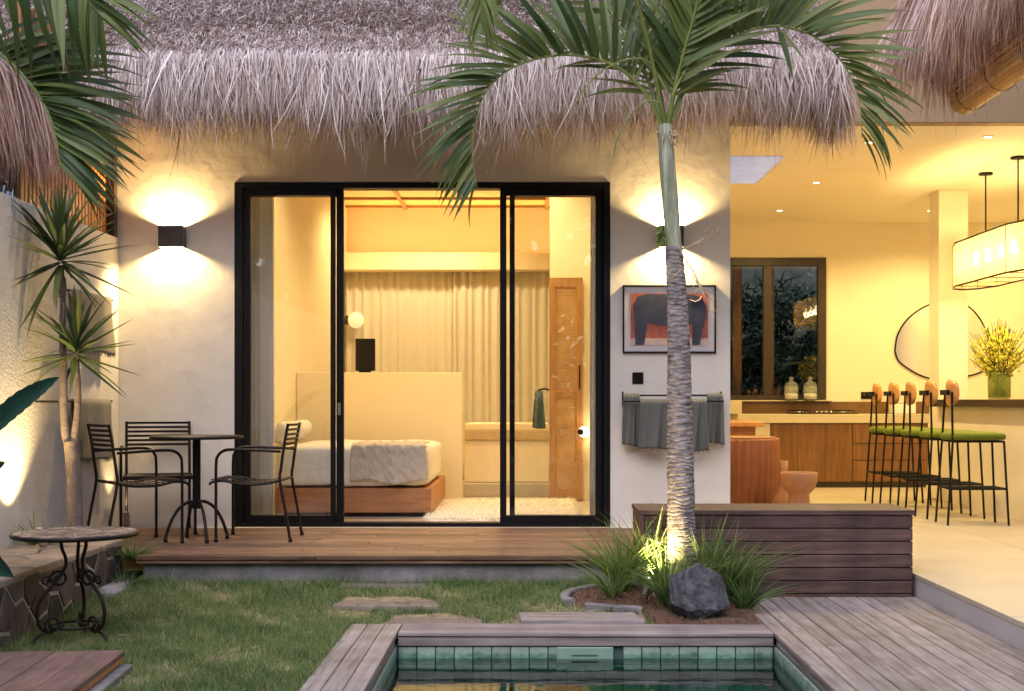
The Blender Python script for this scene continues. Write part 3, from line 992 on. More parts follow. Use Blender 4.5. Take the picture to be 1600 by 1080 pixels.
b_, d_, L_, W_, be_, v_ = fringe(28000, EX0, EX1)
b2, d2, L2, W2, e2, v2 = fringe(1700, EX0, EX1)            # loose long straws in front, in small bunches
bunch = rng.uniform(EX0, EX1, 260)[rng.integers(0, 260, 1700)]
b2[:, 0] = bunch + rng.normal(0, .022, 1700)
b_ = np.concatenate([b_, b2]); d_ = np.concatenate([d_, d2 + np.array([0, -.05, 0])]); L_ = np.concatenate([L_, L2 * rng.uniform(.95, 1.2, 1700)])
W_ = np.concatenate([W_, rng.uniform(.007, .014, 1700)]); be_ = np.concatenate([be_, e2]); v_ = np.concatenate([v_, np.clip(v2 + .2, 0, 1)])
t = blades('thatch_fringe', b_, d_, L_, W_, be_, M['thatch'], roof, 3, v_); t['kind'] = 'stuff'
# right-hand gable end of the fringe
N = 2600
lay = rng.random(N)
y = rng.uniform(BY, 10.7, N)
zb = BZ + .05 + np.clip(y - BY - .1, 0, 9) * .85
b_ = np.stack([EX1 - .03 + rng.normal(0, .02, N) - lay * .15, y, zb - .35 * np.clip(y - BY - .1, 0, 1)], 1)
d_ = np.stack([.28 - .2 * lay + rng.normal(0, .1, N), rng.normal(-.1, .12, N), -np.ones(N)], 1)
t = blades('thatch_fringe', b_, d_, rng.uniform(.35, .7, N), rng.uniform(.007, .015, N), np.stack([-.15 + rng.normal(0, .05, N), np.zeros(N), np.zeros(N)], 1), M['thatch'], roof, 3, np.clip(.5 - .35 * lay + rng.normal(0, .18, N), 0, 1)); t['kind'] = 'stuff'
# short tousled stubble on the slope
N = 60000
x = rng.uniform(EX0, EX1, N)
s = rng.uniform(.12, 1.7, N)
ct, st_ = math.cos(R(40.5)), math.sin(R(40.5))
y = BY + .14 + s * ct
z = BZ + .10 + s * st_
low = s < 0
z = np.where(low, BZ + .10 + s * .75, z); y = np.where(low, BY + .10 + s * .35, y)
nrm = np.array([0, -st_, ct]); dn = np.array([0, -ct, -st_])
d_ = dn * .9 + nrm * rng.uniform(.10, .75, N)[:, None] + rng.normal(0, .40, (N, 3))
b_ = np.stack([x, y, z], 1) + nrm * rng.uniform(-.02, .03, N)[:, None]
pat = .5 + .5 * np.sin(x * 2.1 + 1) * np.sin(s * 5 + x)
v_ = np.clip(.50 + .18 * pat + rng.normal(0, .27, N) - .10 * np.exp(-((s - .45) / .25) ** 2), 0, 1)
t = blades('thatch_stubble', b_, d_, rng.uniform(.04, .11, N), rng.uniform(.004, .009, N), np.tile([0, 0, -.25], (N, 1)), M['thatch'], roof, 2, v_); t['kind'] = 'stuff'

N = 26000                                      # straw lying down the slope and bending over the brow into the fringe
x = rng.uniform(EX0, EX1, N)
s = rng.beta(1.1, 1.5, N) * .55 - .04
y = BY + .14 + s * ct; z = BZ + .10 + s * st_
y = np.where(s < 0, BY + .10 + s * .6, y); z = np.where(s < 0, BZ + .10 + s * .9, z)
up_ = rng.uniform(.05, .32, N)
d_ = np.stack([rng.normal(0, .20, N), -ct - st_ * up_ + rng.normal(0, .12, N), -st_ + ct * up_ + rng.normal(0, .12, N)], 1)
L_ = rng.uniform(.14, .42, N) * (1 - .9 * np.clip(s - .05, 0, .5))
be_ = np.stack([rng.normal(0, .10, N), .38 + rng.normal(0, .1, N), -.75 + rng.normal(0, .12, N)], 1)
t = blades('thatch_stubble', np.stack([x, y, z + rng.uniform(-.01, .02, N)], 1), d_, L_, rng.uniform(.004, .010, N), be_, M['thatch'], roof, 4, np.clip(.66 + rng.normal(0, .24, N), 0, 1)); t['kind'] = 'stuff'

# ================================================================== SECOND THATCHED ROOF (living pavilion, upper right)
r2 = wthing('thatched_eave', 'shaggy pinkish thatched eave hanging over the open living room', 'thatched roof', (2.9, 8.0, -0.11))
mb = MB()
mb.prism([(2.72, 3.62), (2.66, 3.76), (6.0, 7.2), (6.0, 6.8), (3.1, 3.70)], lambda u, v, w: (u, w, v), 4.2, 9.15)
mb.build('roof_core', M['thatch_base'], r2)
N = 6500
lay = rng.random(N)
y = rng.uniform(4.6, 9.25, N)
x = 2.66 + lay * .30 + rng.normal(0, .015, N)
z = 3.84 - lay * .14 + rng.normal(0, .03, N)
far = np.clip((y - 8.6) / .6, 0, 1)
d_ = np.stack([-.36 + .25 * lay + rng.normal(0, .12, N), .10 * far + rng.normal(0, .13, N), -np.ones(N)], 1)
be_ = np.stack([.14 + rng.normal(0, .06, N), rng.normal(0, .05, N), np.zeros(N)], 1)
L_ = .48 + .26 * rng.random(N) + (rng.random(N) > .95) * rng.uniform(.05, .25, N) + .10 * np.sin(y * 7) * rng.random(N)
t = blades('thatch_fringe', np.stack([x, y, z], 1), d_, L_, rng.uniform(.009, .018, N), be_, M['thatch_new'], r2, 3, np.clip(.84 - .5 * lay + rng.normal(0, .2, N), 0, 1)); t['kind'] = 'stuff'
N = 2600                                        # far end of the eave
lay = rng.random(N)
x = rng.uniform(2.62, 3.6, N)
y = 9.18 + rng.normal(0, .03, N) - lay * .2
z = 3.80 + np.clip(x - 2.7, 0, 2) * .95 + rng.normal(0, .04, N)
d_ = np.stack([-.30 + rng.normal(0, .14, N), .22 + rng.normal(0, .12, N), -np.ones(N)], 1)
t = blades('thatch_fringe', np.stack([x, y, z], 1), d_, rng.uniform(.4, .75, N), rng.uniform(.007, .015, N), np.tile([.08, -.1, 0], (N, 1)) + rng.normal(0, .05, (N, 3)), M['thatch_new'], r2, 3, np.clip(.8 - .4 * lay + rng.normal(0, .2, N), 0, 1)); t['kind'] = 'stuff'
N = 9000
s = rng.uniform(0, 1.8, N); y = rng.uniform(4.6, 9.2, N)
b_ = np.stack([2.66 + s * .70, y, 3.78 + s * .71], 1)
d_ = np.array([-.7, 0, -.7]) + np.array([-.7, 0, .7]) * rng.uniform(.1, .6, N)[:, None] + rng.normal(0, .3, (N, 3))
t = blades('thatch_stubble', b_, d_, rng.uniform(.12, .28, N), rng.uniform(.007, .013, N), np.tile([0, 0, -.25], (N, 1)), M['thatch_new'], r2, 2, np.clip(.6 + rng.normal(0, .2, N), 0, 1)); t['kind'] = 'stuff'

# rolled bamboo blind under that eave
bl = wthing('bamboo_blind', 'half rolled bamboo blind hanging under the right thatched eave', 'blind', (2.98, 7.6, 3.0))
BX, BZc, BR = 2.99, 3.055, .105
for k in range(22):                              # slats of the roll, running along the eave
    a = 2 * PI * k / 22
    r = BR - .010 * (k / 22)
    sl = bx('slat', M['bamboo_y'], (-.0135, 5.4, -.003), (.0135, 9.02, .003), bl, .001)
    sl.location = (BX + r * math.cos(a), 7.21, BZc + r * math.sin(a)); sl.rotation_euler = (0, -a + PI / 2, 0)
for k in range(17):                              # the hanging, still open part
    tt = k / 16
    sl = bx('slat', M['bamboo_y'], (-.002, 5.4, -.0125), (.002, 9.02, .0125), bl, .001)
    sl.location = (BX - BR - .004 + tt * .05 - .03 * math.sin(tt * PI), 7.21, BZc + .02 + k * .030); sl.rotation_euler = (0, R(6), 0)
for y in (5.9, 6.5, 7.1, 7.7, 8.3, 8.85):
    mb = MB()
    mb.tube([(BX + (BR + .004) * math.cos(a), y, BZc + (BR + .004) * math.sin(a)) for a in np.linspace(0, 2 * PI, 25)], .0025, 5)
    mb.tube([(BX - BR - .008, y, BZc), (BX - BR + .04, y, BZc + .5)], .0025, 5)
    mb.build('blind_cord', M['bronze'], bl)
mb = MB(); mb.lathe([(0.0, 0), (BR - .02, 0), (BR - .02, .004), (0.0, .004)], 20)
e = mb.build('roll_core', M['bamboo_y'], bl); e.location = (BX, 9.0, BZc); e.rotation_euler = (R(90), 0, 0)
bx('blind_rail', M['bamboo_y'], (BX - .09, 5.4, BZc + .53), (BX - .05, 9.02, BZc + .57), bl, .004)

# ================================================================== LEFT: GATE ROOF, SLAT SCREEN, GARDEN WALL
r3 = wthing('gate_thatch', 'drooping thatch edge at the far left above the slatted screen', 'thatched roof', (-3.45, 8.6, 2.2))
mb = MB(); mb.prism([(-3.30, 2.95), (-3.25, 3.10), (-5.2, 4.6), (-5.2, 4.2), (-3.5, 2.95)], lambda u, v, w: (u, w, v), 7.4, 9.0)
mb.build('roof_core', M['thatch_base'], r3)
N = 3800
lay = rng.random(N); y = rng.uniform(7.4, 9.05, N)
b_ = np.stack([-3.24 - lay * .3 + rng.normal(0, .02, N), y, 3.12 - lay * .1 + rng.normal(0, .04, N)], 1)
d_ = np.stack([.22 - .2 * lay + rng.normal(0, .12, N), rng.normal(0, .14, N), -np.ones(N)], 1)
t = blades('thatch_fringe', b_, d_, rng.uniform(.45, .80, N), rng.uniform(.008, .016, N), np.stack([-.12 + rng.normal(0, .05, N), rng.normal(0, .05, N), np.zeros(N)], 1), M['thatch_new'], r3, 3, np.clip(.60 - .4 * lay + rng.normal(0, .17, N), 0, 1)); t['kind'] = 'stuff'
N = 2500
s = rng.uniform(0, 1.0, N); y = rng.uniform(7.4, 9.05, N)
t = blades('thatch_stubble', np.stack([-3.25 - s * .8, y, 3.10 + s * .6], 1), np.array([.8, 0, -.5]) + rng.normal(0, .35, (N, 3)), rng.uniform(.1, .25, N), rng.uniform(.008, .014, N), np.tile([0, 0, -.25], (N, 1)), M['thatch'], r3, 2, np.clip(.5 + rng.normal(0, .2, N), 0, 1)); t['kind'] = 'stuff'

gw = wthing('garden_wall', 'rough cream plastered garden wall lit from below beside the yuccas', 'wall', (-3.3, 8.5, -0.3))
mb = MB(); mb.box((-3.40, -5.0, -.5), (-3.19, 10.198, 2.25)); mb.build('wall_face', M['rough_plaster'], gw, bevel=.012)

ss = wthing('slat_screen', 'reddish brown upright timber slat screen above the garden wall', 'screen', (-3.3, 9.3, 2.25))
for k in range(26):
    y = 8.42 + k * .068
    bx('slat', M['bamboo'], (-3.300 + random.uniform(-.006, .006), y, 2.252), (-3.262, y + .050 + random.uniform(-.006, .006), 3.55 + random.uniform(-.03, .03)), ss, .004)
bx('post', M['dark_frame'], (-3.25, 10.12, 2.254), (-3.20, 10.192, 3.6), ss, .004)
bx('rail', M['dark_frame'], (-3.345, 8.40, 2.5), (-3.305, 10.15, 2.57), ss, .004)
bx('rail', M['dark_frame'], (-3.345, 8.40, 3.2), (-3.305, 10.15, 3.27), ss, .004)

# stone faced planter in front of the garden wall
pr = wthing('stone_planter', 'raised planter faced with dark irregular stones and flagstone top', 'planter', (-2.9, 6.9, -0.28))
PXF = -2.645
mb = MB(); mb.box((-3.188, 4.2, -.5), (PXF - .002, 8.515, .060)); mb.build('planter_core', M['mortar'], pr)
r_ = random.Random(3)
seeds = []
for _ in range(6000):
    q = (r_.uniform(4.25, 8.54), r_.uniform(-.30, .09))
    if all(((q[0] - s_[0]) / .150) ** 2 + ((q[1] - s_[1]) / .185) ** 2 > 1 for s_ in seeds): seeds.append(q)
for c in voronoi(seeds, (4.25, -.30, 8.52, .072), .020):
    stone_slab('stone', c, YZ, PXF - .02, PXF + r_.uniform(.002, .008), M['stone'], pr, .003)
seeds = []
y = 4.3
while y < 8.5:
    seeds.append((-3.04 + r_.uniform(-.06, .06), y)); seeds.append((-2.76 + r_.uniform(-.06, .04), y + r_.uniform(.1, .25)))
    y += r_.uniform(.30, .42)
for c in voronoi(seeds, (-3.185, 4.25, PXF + .012, 8.53), .012):
    stone_slab('flagstone', c, XY, .050, .088 + r_.uniform(-.004, .005), M['flag'], pr, .003)
seeds = [(-3.05, -.12), (-2.88, -.02), (-2.74, -.18), (-2.92, -.24), (-2.72, .02)]
for c in voronoi(seeds, (-3.18, -.30, PXF - .002, .05), .016):
    stone_slab('stone', c, XZ, 8.51, 8.532, M['stone'], pr)
pbk = bx('corner_kerb', M['concrete'], (-2.64, 7.95, -.35), (-2.50, 8.382, -.150), None, .03); tag(pbk, 'short pale concrete kerb at the planter end by the terrace', 'kerb')
from mathutils import noise
# ================================================================== WALL LAMPS
def wall_lamp(px, label):
    c = W(px, 371.5, WY)
    t = thing('wall_lamp', label, 'wall lamp', (c.x, WY, c.z), 0, 'up and down wall lamps on the facade')
    hw, dp, hh, tk = .095, .105, .082, .006
    mb = MB()
    mb.box((-hw, -dp, -hh), (-hw + tk, -.001, hh)); mb.box((hw - tk, -dp, -hh), (hw, -.001, hh))
    mb.box((-hw + tk, -dp, -hh), (hw - tk, -dp + tk, hh)); mb.box((-hw + tk, -.006, -hh), (hw - tk, -.001, hh))
    mb.box((-hw + tk, -dp + tk, -.012), (hw - tk, -.006, .012))
    mb.build('lamp_housing', M['lampbox'], t)
    for s in (1, -1):
        mb = MB(); mb.box((-.03, -.075, s * .013), (.03, -.03, s * .019)); mb.build('light_source', M['glow'], t)
        light('lamp_beam', 'SPOT', (0, -.052, s * .030), 54.0, WARMER, t, spot_size=R(150), spot_blend=.25, shadow_soft_size=.022, aim=(0, 0, s))
    return t
wall_lamp(272, 'dark box wall lamp left of the sliding doors, lighting up and down')
wall_lamp(1047, 'dark box wall lamp behind the palm trunk above the framed picture')

# ================================================================== WALL ITEMS ON THE RIGHT FACADE
fp = thing('framed_picture', 'black framed picture of a dark animal on red hanging on the wall', 'picture', (W(1045.5, 499, WY).x, WY, W(1045, 499, WY).z))
pw_, ph_ = .362, .264
frame_ring('picture_frame', -pw_, pw_, -ph_, ph_, -.022, -.001, .013, .013, .013, .013, M['black'], fp)
bx('mat_board', M['mat_board'], (-pw_ + .013, -.014, -ph_ + .013), (pw_ - .013, -.004, ph_ - .013), fp, 0)
bx('painted_ground', M['paint_red'], (-.300, -.0165, -.205), (.300, -.0145, .200), fp, 0)
bx('painted_strip', M['paint_pink'], (-.300, -.0185, -.205), (.300, -.017, -.150), fp, 0)
mb = MB()
body = [(-.265, -.200), (-.270, -.02), (-.278, .10), (-.25, .175), (-.17, .195), (.02, .192), (.19, .190), (.255, .165), (.282, .10), (.285, .02), (.262, -.06), (.235, -.20), (.175, -.20), (.178, -.03), (.10, -.055), (-.05, -.05), (-.17, -.03), (-.195, -.20)]
mb.prism(body, XZ, -.0205, -.019)
mb.build('painted_animal', M['paint_blue'], fp)
mb = MB(); mb.tube([(.16, -.0215, .15), (.20, -.0215, .135), (.235, -.0215, .15), (.25, -.0215, .175)], .003, 5); mb.build('painted_line', M['paint_pink'], fp)

sp_ = W(996.5, 591, WY)
t = thing('switch_plate', 'small square black switch plate on the wall below the picture', 'light switch', (sp_.x, WY, sp_.z))
bx('plate', M['black'], (-.043, -.010, -.045), (.043, -.0005, .045), t, .003)
bx('rocker', M['screen'], (-.028, -.0135, -.030), (.028, -.0105, .030), t, .002)

a, b = W(973, 623, WY), W(1126, 623, WY)
tr = thing('towel_rail', 'black double towel rail fixed to the wall behind the palm', 'towel rail', ((a.x + b.x) / 2, WY, a.z))
hw = (b.x - a.x) / 2
mb = MB(); mb.tube([(-hw, -.15, -.02), (hw, -.15, -.02)], .007, 8); mb.build('front_bar', M['black'], tr)
mb = MB(); mb.tube([(-hw, -.07, .025), (hw, -.07, .025)], .007, 8); mb.build('rear_bar', M['black'], tr)
for s in (-1, 1):
    mb = MB(); mb.box((s * hw - .006, -.008, -.065), (s * hw + .006, -.0005, .055)); mb.tube([(s * hw, -.006, .025), (s * hw, -.07, .025)], .006, 6); mb.tube([(s * hw, -.006, -.02), (s * hw, -.15, -.02)], .006, 6)
    mb.build('rail_bracket', M['black'], tr)


def towel(name, label, x0, x1, ybar, zbar, lf_, lb, m, seed, group=None, fringe_=True, axis='x', flare=.03, cat='towel'):
    """cloth folded over a bar running along x (or along y when axis='y')"""
    r = random.Random(seed)
    ph = [r.random() * 6 for _ in range(6)]
    wv = x1 - x0
    tot = lf_ + lb
    rb = .011
    def fn(u, v):
        s = v * tot
        x = x0 + u * wv
        if s < lf_:
            drop = lf_ - s
            k = drop / lf_
            fold = .024 * k * math.sin(u * 9 + ph[0] + k) + .014 * k * math.sin(u * 17 + ph[1] + k * 2.5) + .004 * math.sin(u * 31 + k * 6)
            off = -rb - .004 + fold - .010 * k
            x += (u - .5) * flare * k + .006 * k * math.sin(k * 3 + ph[2])
            z = zbar + rb - drop + .01 * k * math.sin(u * 3 + ph[3])
        else:
            drop = s - lf_
            k = drop / max(lb, .01)
            fold = .010 * k * math.sin(u * 8 + ph[4])
            off = rb + .004 + fold
            z = zbar + rb - drop
        if abs(s - lf_) < .015:
            off = (s - lf_) / .015 * rb; z = zbar + rb + .003
        return (x, ybar + off, z) if axis == 'x' else (ybar - off, x, z)
    mb = MB(); mb.grid(fn, 22, 40)
    o = mb.build(name, m, None, (0, 0, 0), solid=.006)
    tag(o, label, cat, group)
    if fringe_:
        N = int(wv / .006)
        bs = np.array([fn(q, 0.0) for q in np.linspace(.01, .99, N)])
        fr_ = blades('fringe', bs, np.tile([0, 0, -1.0], (N, 1)) + rng.normal(0, .15, (N, 3)), rng.uniform(.015, .03, N), np.full(N, .004), np.zeros((N, 3)), m, o, 1, tip=.6)
        fr_['kind'] = 'stuff'
    return o
zb_ = a.z
tw = [('flat grey towel at the left end of the black towel rail', 974, 999, -.075, .025, .40, .30, 1),
      ('fringed grey towel hung left of the palm trunk on the rail', 1000, 1043, -.15, -.02, .38, .3, 2),
      ('grey towel hung just right of the palm trunk on the rail', 1077, 1104, -.15, -.02, .385, .3, 3),
      ('rumpled grey towel at the right end of the towel rail', 1105, 1129, -.075, .025, .385, .3, 4)]
for lab, p0, p1, yo, zo, l1, l2, sd in tw:
    towel('towel', lab, W(p0, 0, WY + yo).x, W(p1, 0, WY + yo).x, WY + yo, zb_ + zo, l1, l2, M['towel'], sd, 'grey towels on the facade rail', sd != 1)

# towels on the garden wall
WX = -3.19
gt = thing('wall_hook_rail', 'short dark rail on the garden wall carrying a pale towel', 'towel rail', (WX, 9.25, .98))
mb = MB(); mb.tube([(.05, -.80, 0), (.05, .62, 0)], .008, 8); mb.build('bar', M['bronze'], gt)
for y in (-.78, .60):
    mb = MB(); mb.tube([(0.001, y, 0), (.05, y, 0)], .007, 6); mb.lathe([(.0, 0), (.018, 0), (.018, .006), (.0, .006)], 12, (0, y, 0)); mb.build('bracket', M['bronze'], gt)
towel('towel', 'pale beige towel hung on the garden wall behind the yucca trunk', 9.02, 9.80, WX + .05, .98, .42, .35, M['towel_light'], 11, 'pale towels on the garden wall', True, 'y')
gt = thing('wall_hook_rail', 'upper dark rail on the garden wall above the pale towel', 'towel rail', (WX, 9.4, 1.74))
mb = MB(); mb.tube([(.05, -.45, 0), (.05, .48, 0)], .008, 8); mb.build('bar', M['bronze'], gt)
for y in (-.43, .46):
    mb = MB(); mb.tube([(0.001, y, 0), (.05, y, 0)], .007, 6); mb.build('bracket', M['bronze'], gt)
towel('towel', 'pale fringed towel hung higher on the garden wall between yucca crowns', 9.05, 9.82, WX + .05, 1.74, .42, .35, M['towel_light'], 12, 'pale towels on the garden wall', True, 'y')

# ================================================================== PALM TREE
PY_ = 7.95
pt = thing('palm_tree', 'ringed trunk palm with arching green fronds growing by the pool', 'palm tree', (W(1064, 0, PY_).x, PY_, -.25))
PB = Vector(pt.location)
def pl_(px, py, Y=PY_): return W(px, py, Y) - PB
mb = MB()
tpts = [(1065, 960, 46), (1065, 900, 46), (1064.5, 850, 44), (1064, 800, 42), (1063.5, 720, 41), (1062, 640, 38.5), (1060.5, 540, 35), (1058, 470, 31), (1055, 420, 28.5), (1053, 384, 26.5)]
cent = smooth_path([pl_(p[0], p[1]) for p in tpts], 60)
wds = np.interp(np.linspace(0, len(tpts) - 1, len(cent)), range(len(tpts)), [p[2] for p in tpts])
n = 40
vs, fs = [], []
rr = random.Random(5)
zacc = 0
for i, p in enumerate(cent):
    zz = p.z
    ring = (zz * 36 + 1.6 * noise.noise(Vector((zz * 4, 0, 7))) + .5 * noise.noise(Vector((zz * 13, 2, 1)))) % 1.0
    rad = wds[i] / 2 * PY_ / F * (1 + .055 * (1 - ring) ** 1.5 - .04 * (ring > .80) + .02 * noise.noise(Vector((zz * 9, 1, 3))))
    for j in range(n):
        a_ = 2 * PI * j / n
        r2_ = rad * (1 + .012 * math.sin(a_ * 3 + zz * 5) + .010 * math.sin(a_ * 7 + zz * 23))
        vs.append((p.x + r2_ * math.cos(a_), p.y + r2_ * math.sin(a_), p.z + .006 * math.sin(a_ * 2 + zz * 21) + .004 * math.sin(a_ * 5 + zz * 40)))
for i in range(len(cent) - 1):
    for j in range(n):
        j2 = (j + 1) % n
        fs.append((i * n + j, i * n + j2, (i + 1) * n + j2, (i + 1) * n + j))
mb.add(vs, fs, True); mb.add(vs[-n:], [tuple(range(n))])
trunk = mb.build('trunk', M['bark'], pt)
mb = MB()
cs = smooth_path([pl_(1052.5, 388), pl_(1050, 350), pl_(1047, 310), pl_(1043.5, 270), pl_(1041.5, 240), pl_(1040, 215), pl_(1039.5, 195)], 5)
rad = np.interp(np.linspace(0, 1, len(cs)), [0, .12, .4, .7, .78, .85, 1], [12.6, 12.4, 12.8, 12.2, 11.6, 13.2, 11]) * PY_ / F
mb.tube(cs, list(rad), 20); mb.build('crownshaft', M['crownshaft'], pt)
mb = MB()
for k in range(14):
    a_ = random.random() * 6.3; q = pl_(1040 + 11 * math.cos(a_), 214 + random.uniform(-8, 10), PY_ - .045 * abs(math.sin(a_)))
    mb.tube([q, q + Vector((.02 * math.cos(a_), -.015, random.uniform(-.03, .02))), q + Vector((.035 * math.cos(a_), -.02, random.uniform(-.07, .0)))], [.006, .005, .002], 5)
mb.build('leaf_scar', M['twig'], pt)
# dry flower stalk and the small epiphyte
mb = MB()
def stalk(p, q, r0, depth):
    mid = (p + q) / 2 + Vector((random.uniform(-.02, .02), random.uniform(-.02, .02), random.uniform(-.01, .03)))
    mb.tube([p, mid, q], [r0, r0 * .85, r0 * .7], 5)
    if depth == 0: return
    for k in range(5):
        t_ = .35 + .16 * k
        s_ = p.lerp(q, min(t_, 1))
        v_ = (q - p).normalized()
        e_ = s_ + (v_ + Vector((random.uniform(-.9, .9), random.uniform(-.6, .6), random.uniform(-.7, .8)))).normalized() * (q - p).length * random.uniform(.25, .5)
        stalk(s_, e_, r0 * .55, depth - 1)
stalk(pl_(1063, 392, PY_ - .05), pl_(1118, 368, PY_ - .2), .0048, 2)
stalk(pl_(1064, 394, PY_ - .05), pl_(1100, 462, PY_ - .2), .0055, 2)
mb.build('flower_stalk', M['twig'], pt)
N = 90
bs = np.array([pl_(1032 + random.uniform(-6, 5), 367 + random.uniform(-13, 15), PY_ - .05 + random.uniform(-.04, .04)) for _ in range(N)])
e = blades('air_plant', bs, rng.normal(0, 1, (N, 3)), rng.uniform(.02, .05, N), rng.uniform(.006, .012, N), rng.normal(0, .3, (N, 3)), M['clump'], pt, 2); e['kind'] = 'stuff'

# leaflet meshes: unit length along +x, arched down, V-folded along the midrib
def leaflet_mesh(droop, wid, twist, seg=7, name='leaflet', split=0.0):
    vs, fs = [], []
    for i in range(seg + 1):
        t_ = i / seg
        w_ = wid * (min(1, .45 + t_ * 3.2)) * max(.04, (1 - t_ ** 2.6))
        z = -droop * t_ ** 2.2
        x = t_ * (1 - .18 * droop * t_)
        a_ = twist * t_
        vs.append((x, -w_ * math.cos(a_), z - w_ * math.sin(a_) + w_ * .38)); vs.append((x, 0, z)); vs.append((x, w_ * math.cos(a_), z + w_ * math.sin(a_) + w_ * .38))
    for i in range(seg):
        fs += [(i * 3, i * 3 + 1, i * 3 + 4, i * 3 + 3), (i * 3 + 1, i * 3 + 2, i * 3 + 5, i * 3 + 4)]
    mb = MB(); mb.add(vs, fs, True)
    return mb.mesh(name, M['palm_leaf'])
LEAF = [leaflet_mesh(d, w, t) for d, w, t in ((.12, .044, .2), (.20, .038, -.3), (.30, .045, .4), (.42, .040, -.2), (.16, .047, .5), (.36, .037, .1))]
LEAFBACK = {'v': [], 'f': []}

def frond(parent, pts, L0, n, out=None, both=False, back=None, sweep=.55, r0=.012, drop=.25, s0=.12, spread=.5, base_l=.55, tip_l=.5, name='frond'):
    """pts: rachis control points (parent space). out: world-space preferred leaflet direction function(tangent)->vector or None"""
    path = smooth_path(pts, 10)
    k = len(path)
    mb = MB(); mb.tube(path, list(np.linspace(r0, r0 * .22, k)), 7)
    fo = mb.build(name, M['rachis'], parent)
    for i in range(n):
        for side in (-1, 1):
            u = s0 + (1 - s0) * (i + random.uniform(-.25, .25) + (.25 if side > 0 else 0)) / n
            u = min(max(u, s0), .995)
            f_ = u * (k - 1); a_ = int(f_); p = path[a_].lerp(path[min(a_ + 1, k - 1)], f_ - a_)
            T = (path[min(a_ + 2, k - 1)] - path[max(a_ - 1, 0)]).normalized()
            if both:
                S = T.cross(Vector((0, 1, 0))).normalized() * side
                d_ = S * (1 - .25 * u) + T * (sweep + .6 * u * u) + Vector((0, random.uniform(-.5, .35), 0)) * spread
            else:
                O = T.cross(Vector((0, 1, 0))).normalized()
                if O.dot(out(T) if callable(out) else out) < 0: O = -O
                ang = random.uniform(.05, 1.0) * spread * side
                d_ = O * math.cos(ang) + Vector((0, 1, 0)) * math.sin(ang) * .9 + T * (sweep + .7 * u * u)
            d_ = d_ + Vector((random.uniform(-.1, .1), random.uniform(-.1, .1), random.uniform(-.12, .10) - drop * .4))
            d_.normalize()
            env = base_l + (1 - base_l) * min(1, u / .35) if u < .35 else 1 - (1 - tip_l) * ((u - .35) / .65) ** 2
            L = L0 * env * random.uniform(.85, 1.1)
            m_ = LEAF[random.randrange(6)]
            up = Vector((random.uniform(-.35, .35), -1.0 + random.uniform(-.5, .5), .55))
            rot = orient(d_, up)
            sy = L * random.uniform(.80, 1.1) * (1.0 if L > .35 else 1.25)
            mw = Matrix.Translation(p) @ (rot.to_4x4()) @ Matrix.Diagonal((L, sy, L * random.uniform(.6, 1.3), 1))
            if back is None:
                o = bpy.data.objects.new('leaflet', m_); col.objects.link(o); o.parent = fo; o.matrix_basis = mw
            else:
                st0 = len(back['v'])
                for v in m_.vertices: back['v'].append(tuple(mw @ v.co))
                for q in m_.polygons: back['f'].append([st0 + z for z in q.vertices])
    return fo
P_ = pl_
UP = Vector((0, 0, 1))
frond(pt, [P_(1036, 200), P_(1012, 152, 7.93), P_(975, 112, 7.90), P_(930, 92, 7.86), P_(882, 86, 7.82), P_(835, 93, 7.78), P_(790, 112, 7.74), P_(758, 146, 7.70), P_(742, 190, 7.68), P_(738, 240, 7.66), P_(745, 292, 7.64)],
      .62, 33, out=lambda T: Vector((-.6, 0, .8)) if T.z > -.2 else Vector((-1, 0, .05)), spread=.75, sweep=.45, tip_l=.42, s0=.16)
frond(pt, [P_(1047, 196), P_(1070, 140, 7.93), P_(1098, 95, 7.90), P_(1140, 62, 7.88), P_(1185, 44, 7.86), P_(1225, 41, 7.84), P_(1268, 55, 7.82), P_(1305, 84, 7.80), P_(1330, 122, 7.78), P_(1344, 165, 7.76), P_(1347, 215, 7.74)],
      .62, 35, out=lambda T: Vector((.3, 0, 1)) if T.z > -.3 else Vector((1, 0, .15)), spread=.70, sweep=.42, tip_l=.50, s0=.14)
frond(pt, [P_(1043, 200), P_(1052, 150, 7.90), P_(1066, 90, 7.85), P_(1083, 30, 7.80), P_(1100, -40, 7.74), P_(1122, -120, 7.70)], .60, 22, both=True, sweep=.9, r0=.017, s0=.20, spread=.8)
frond(pt, [P_(1037, 200), P_(1018, 140, 8.0), P_(985, 70, 8.03), P_(945, 5, 8.06), P_(890, -70, 8.1), P_(820, -130, 8.1)], .60, 22, both=True, sweep=.8, r0=.014, s0=.16, spread=.8)
frond(pt, [P_(1046, 198), P_(1066, 140, 8.02), P_(1102, 72, 8.08), P_(1150, 10, 8.12), P_(1215, -50, 8.15), P_(1300, -90, 8.15)], .60, 20, both=True, sweep=.8, r0=.013, s0=.18, spread=.8)
# the frond whose tip hangs in from above, and the inner ones: leaflets joined as one part
frond(pt, [P_(1041, 200), P_(1030, 130, 8.12), P_(1022, 60, 8.22), P_(1012, -20, 8.3), P_(1000, -110, 8.4)], .45, 17, both=True, back=LEAFBACK, sweep=.9, r0=.012, s0=.2)
frond(pt, [P_(1040, 200), P_(1000, 20, 7.7), P_(930, -150, 7.4), P_(850, -190, 7.2), P_(790, -150, 7.1), P_(762, -80, 7.05), P_(752, -10, 7.0), P_(752, 40, 7.0)], .38, 24, both=True, back=LEAFBACK, sweep=1.0, r0=.012, s0=.45, drop=.9)
frond(pt, [P_(1042, 200), P_(1058, 120, 8.12), P_(1085, 40, 8.25), P_(1130, -50, 8.35)], .45, 15, both=True, back=LEAFBACK, sweep=.9, r0=.012, s0=.2)
mb = MB(); mb.add(LEAFBACK['v'], LEAFBACK['f'], True)
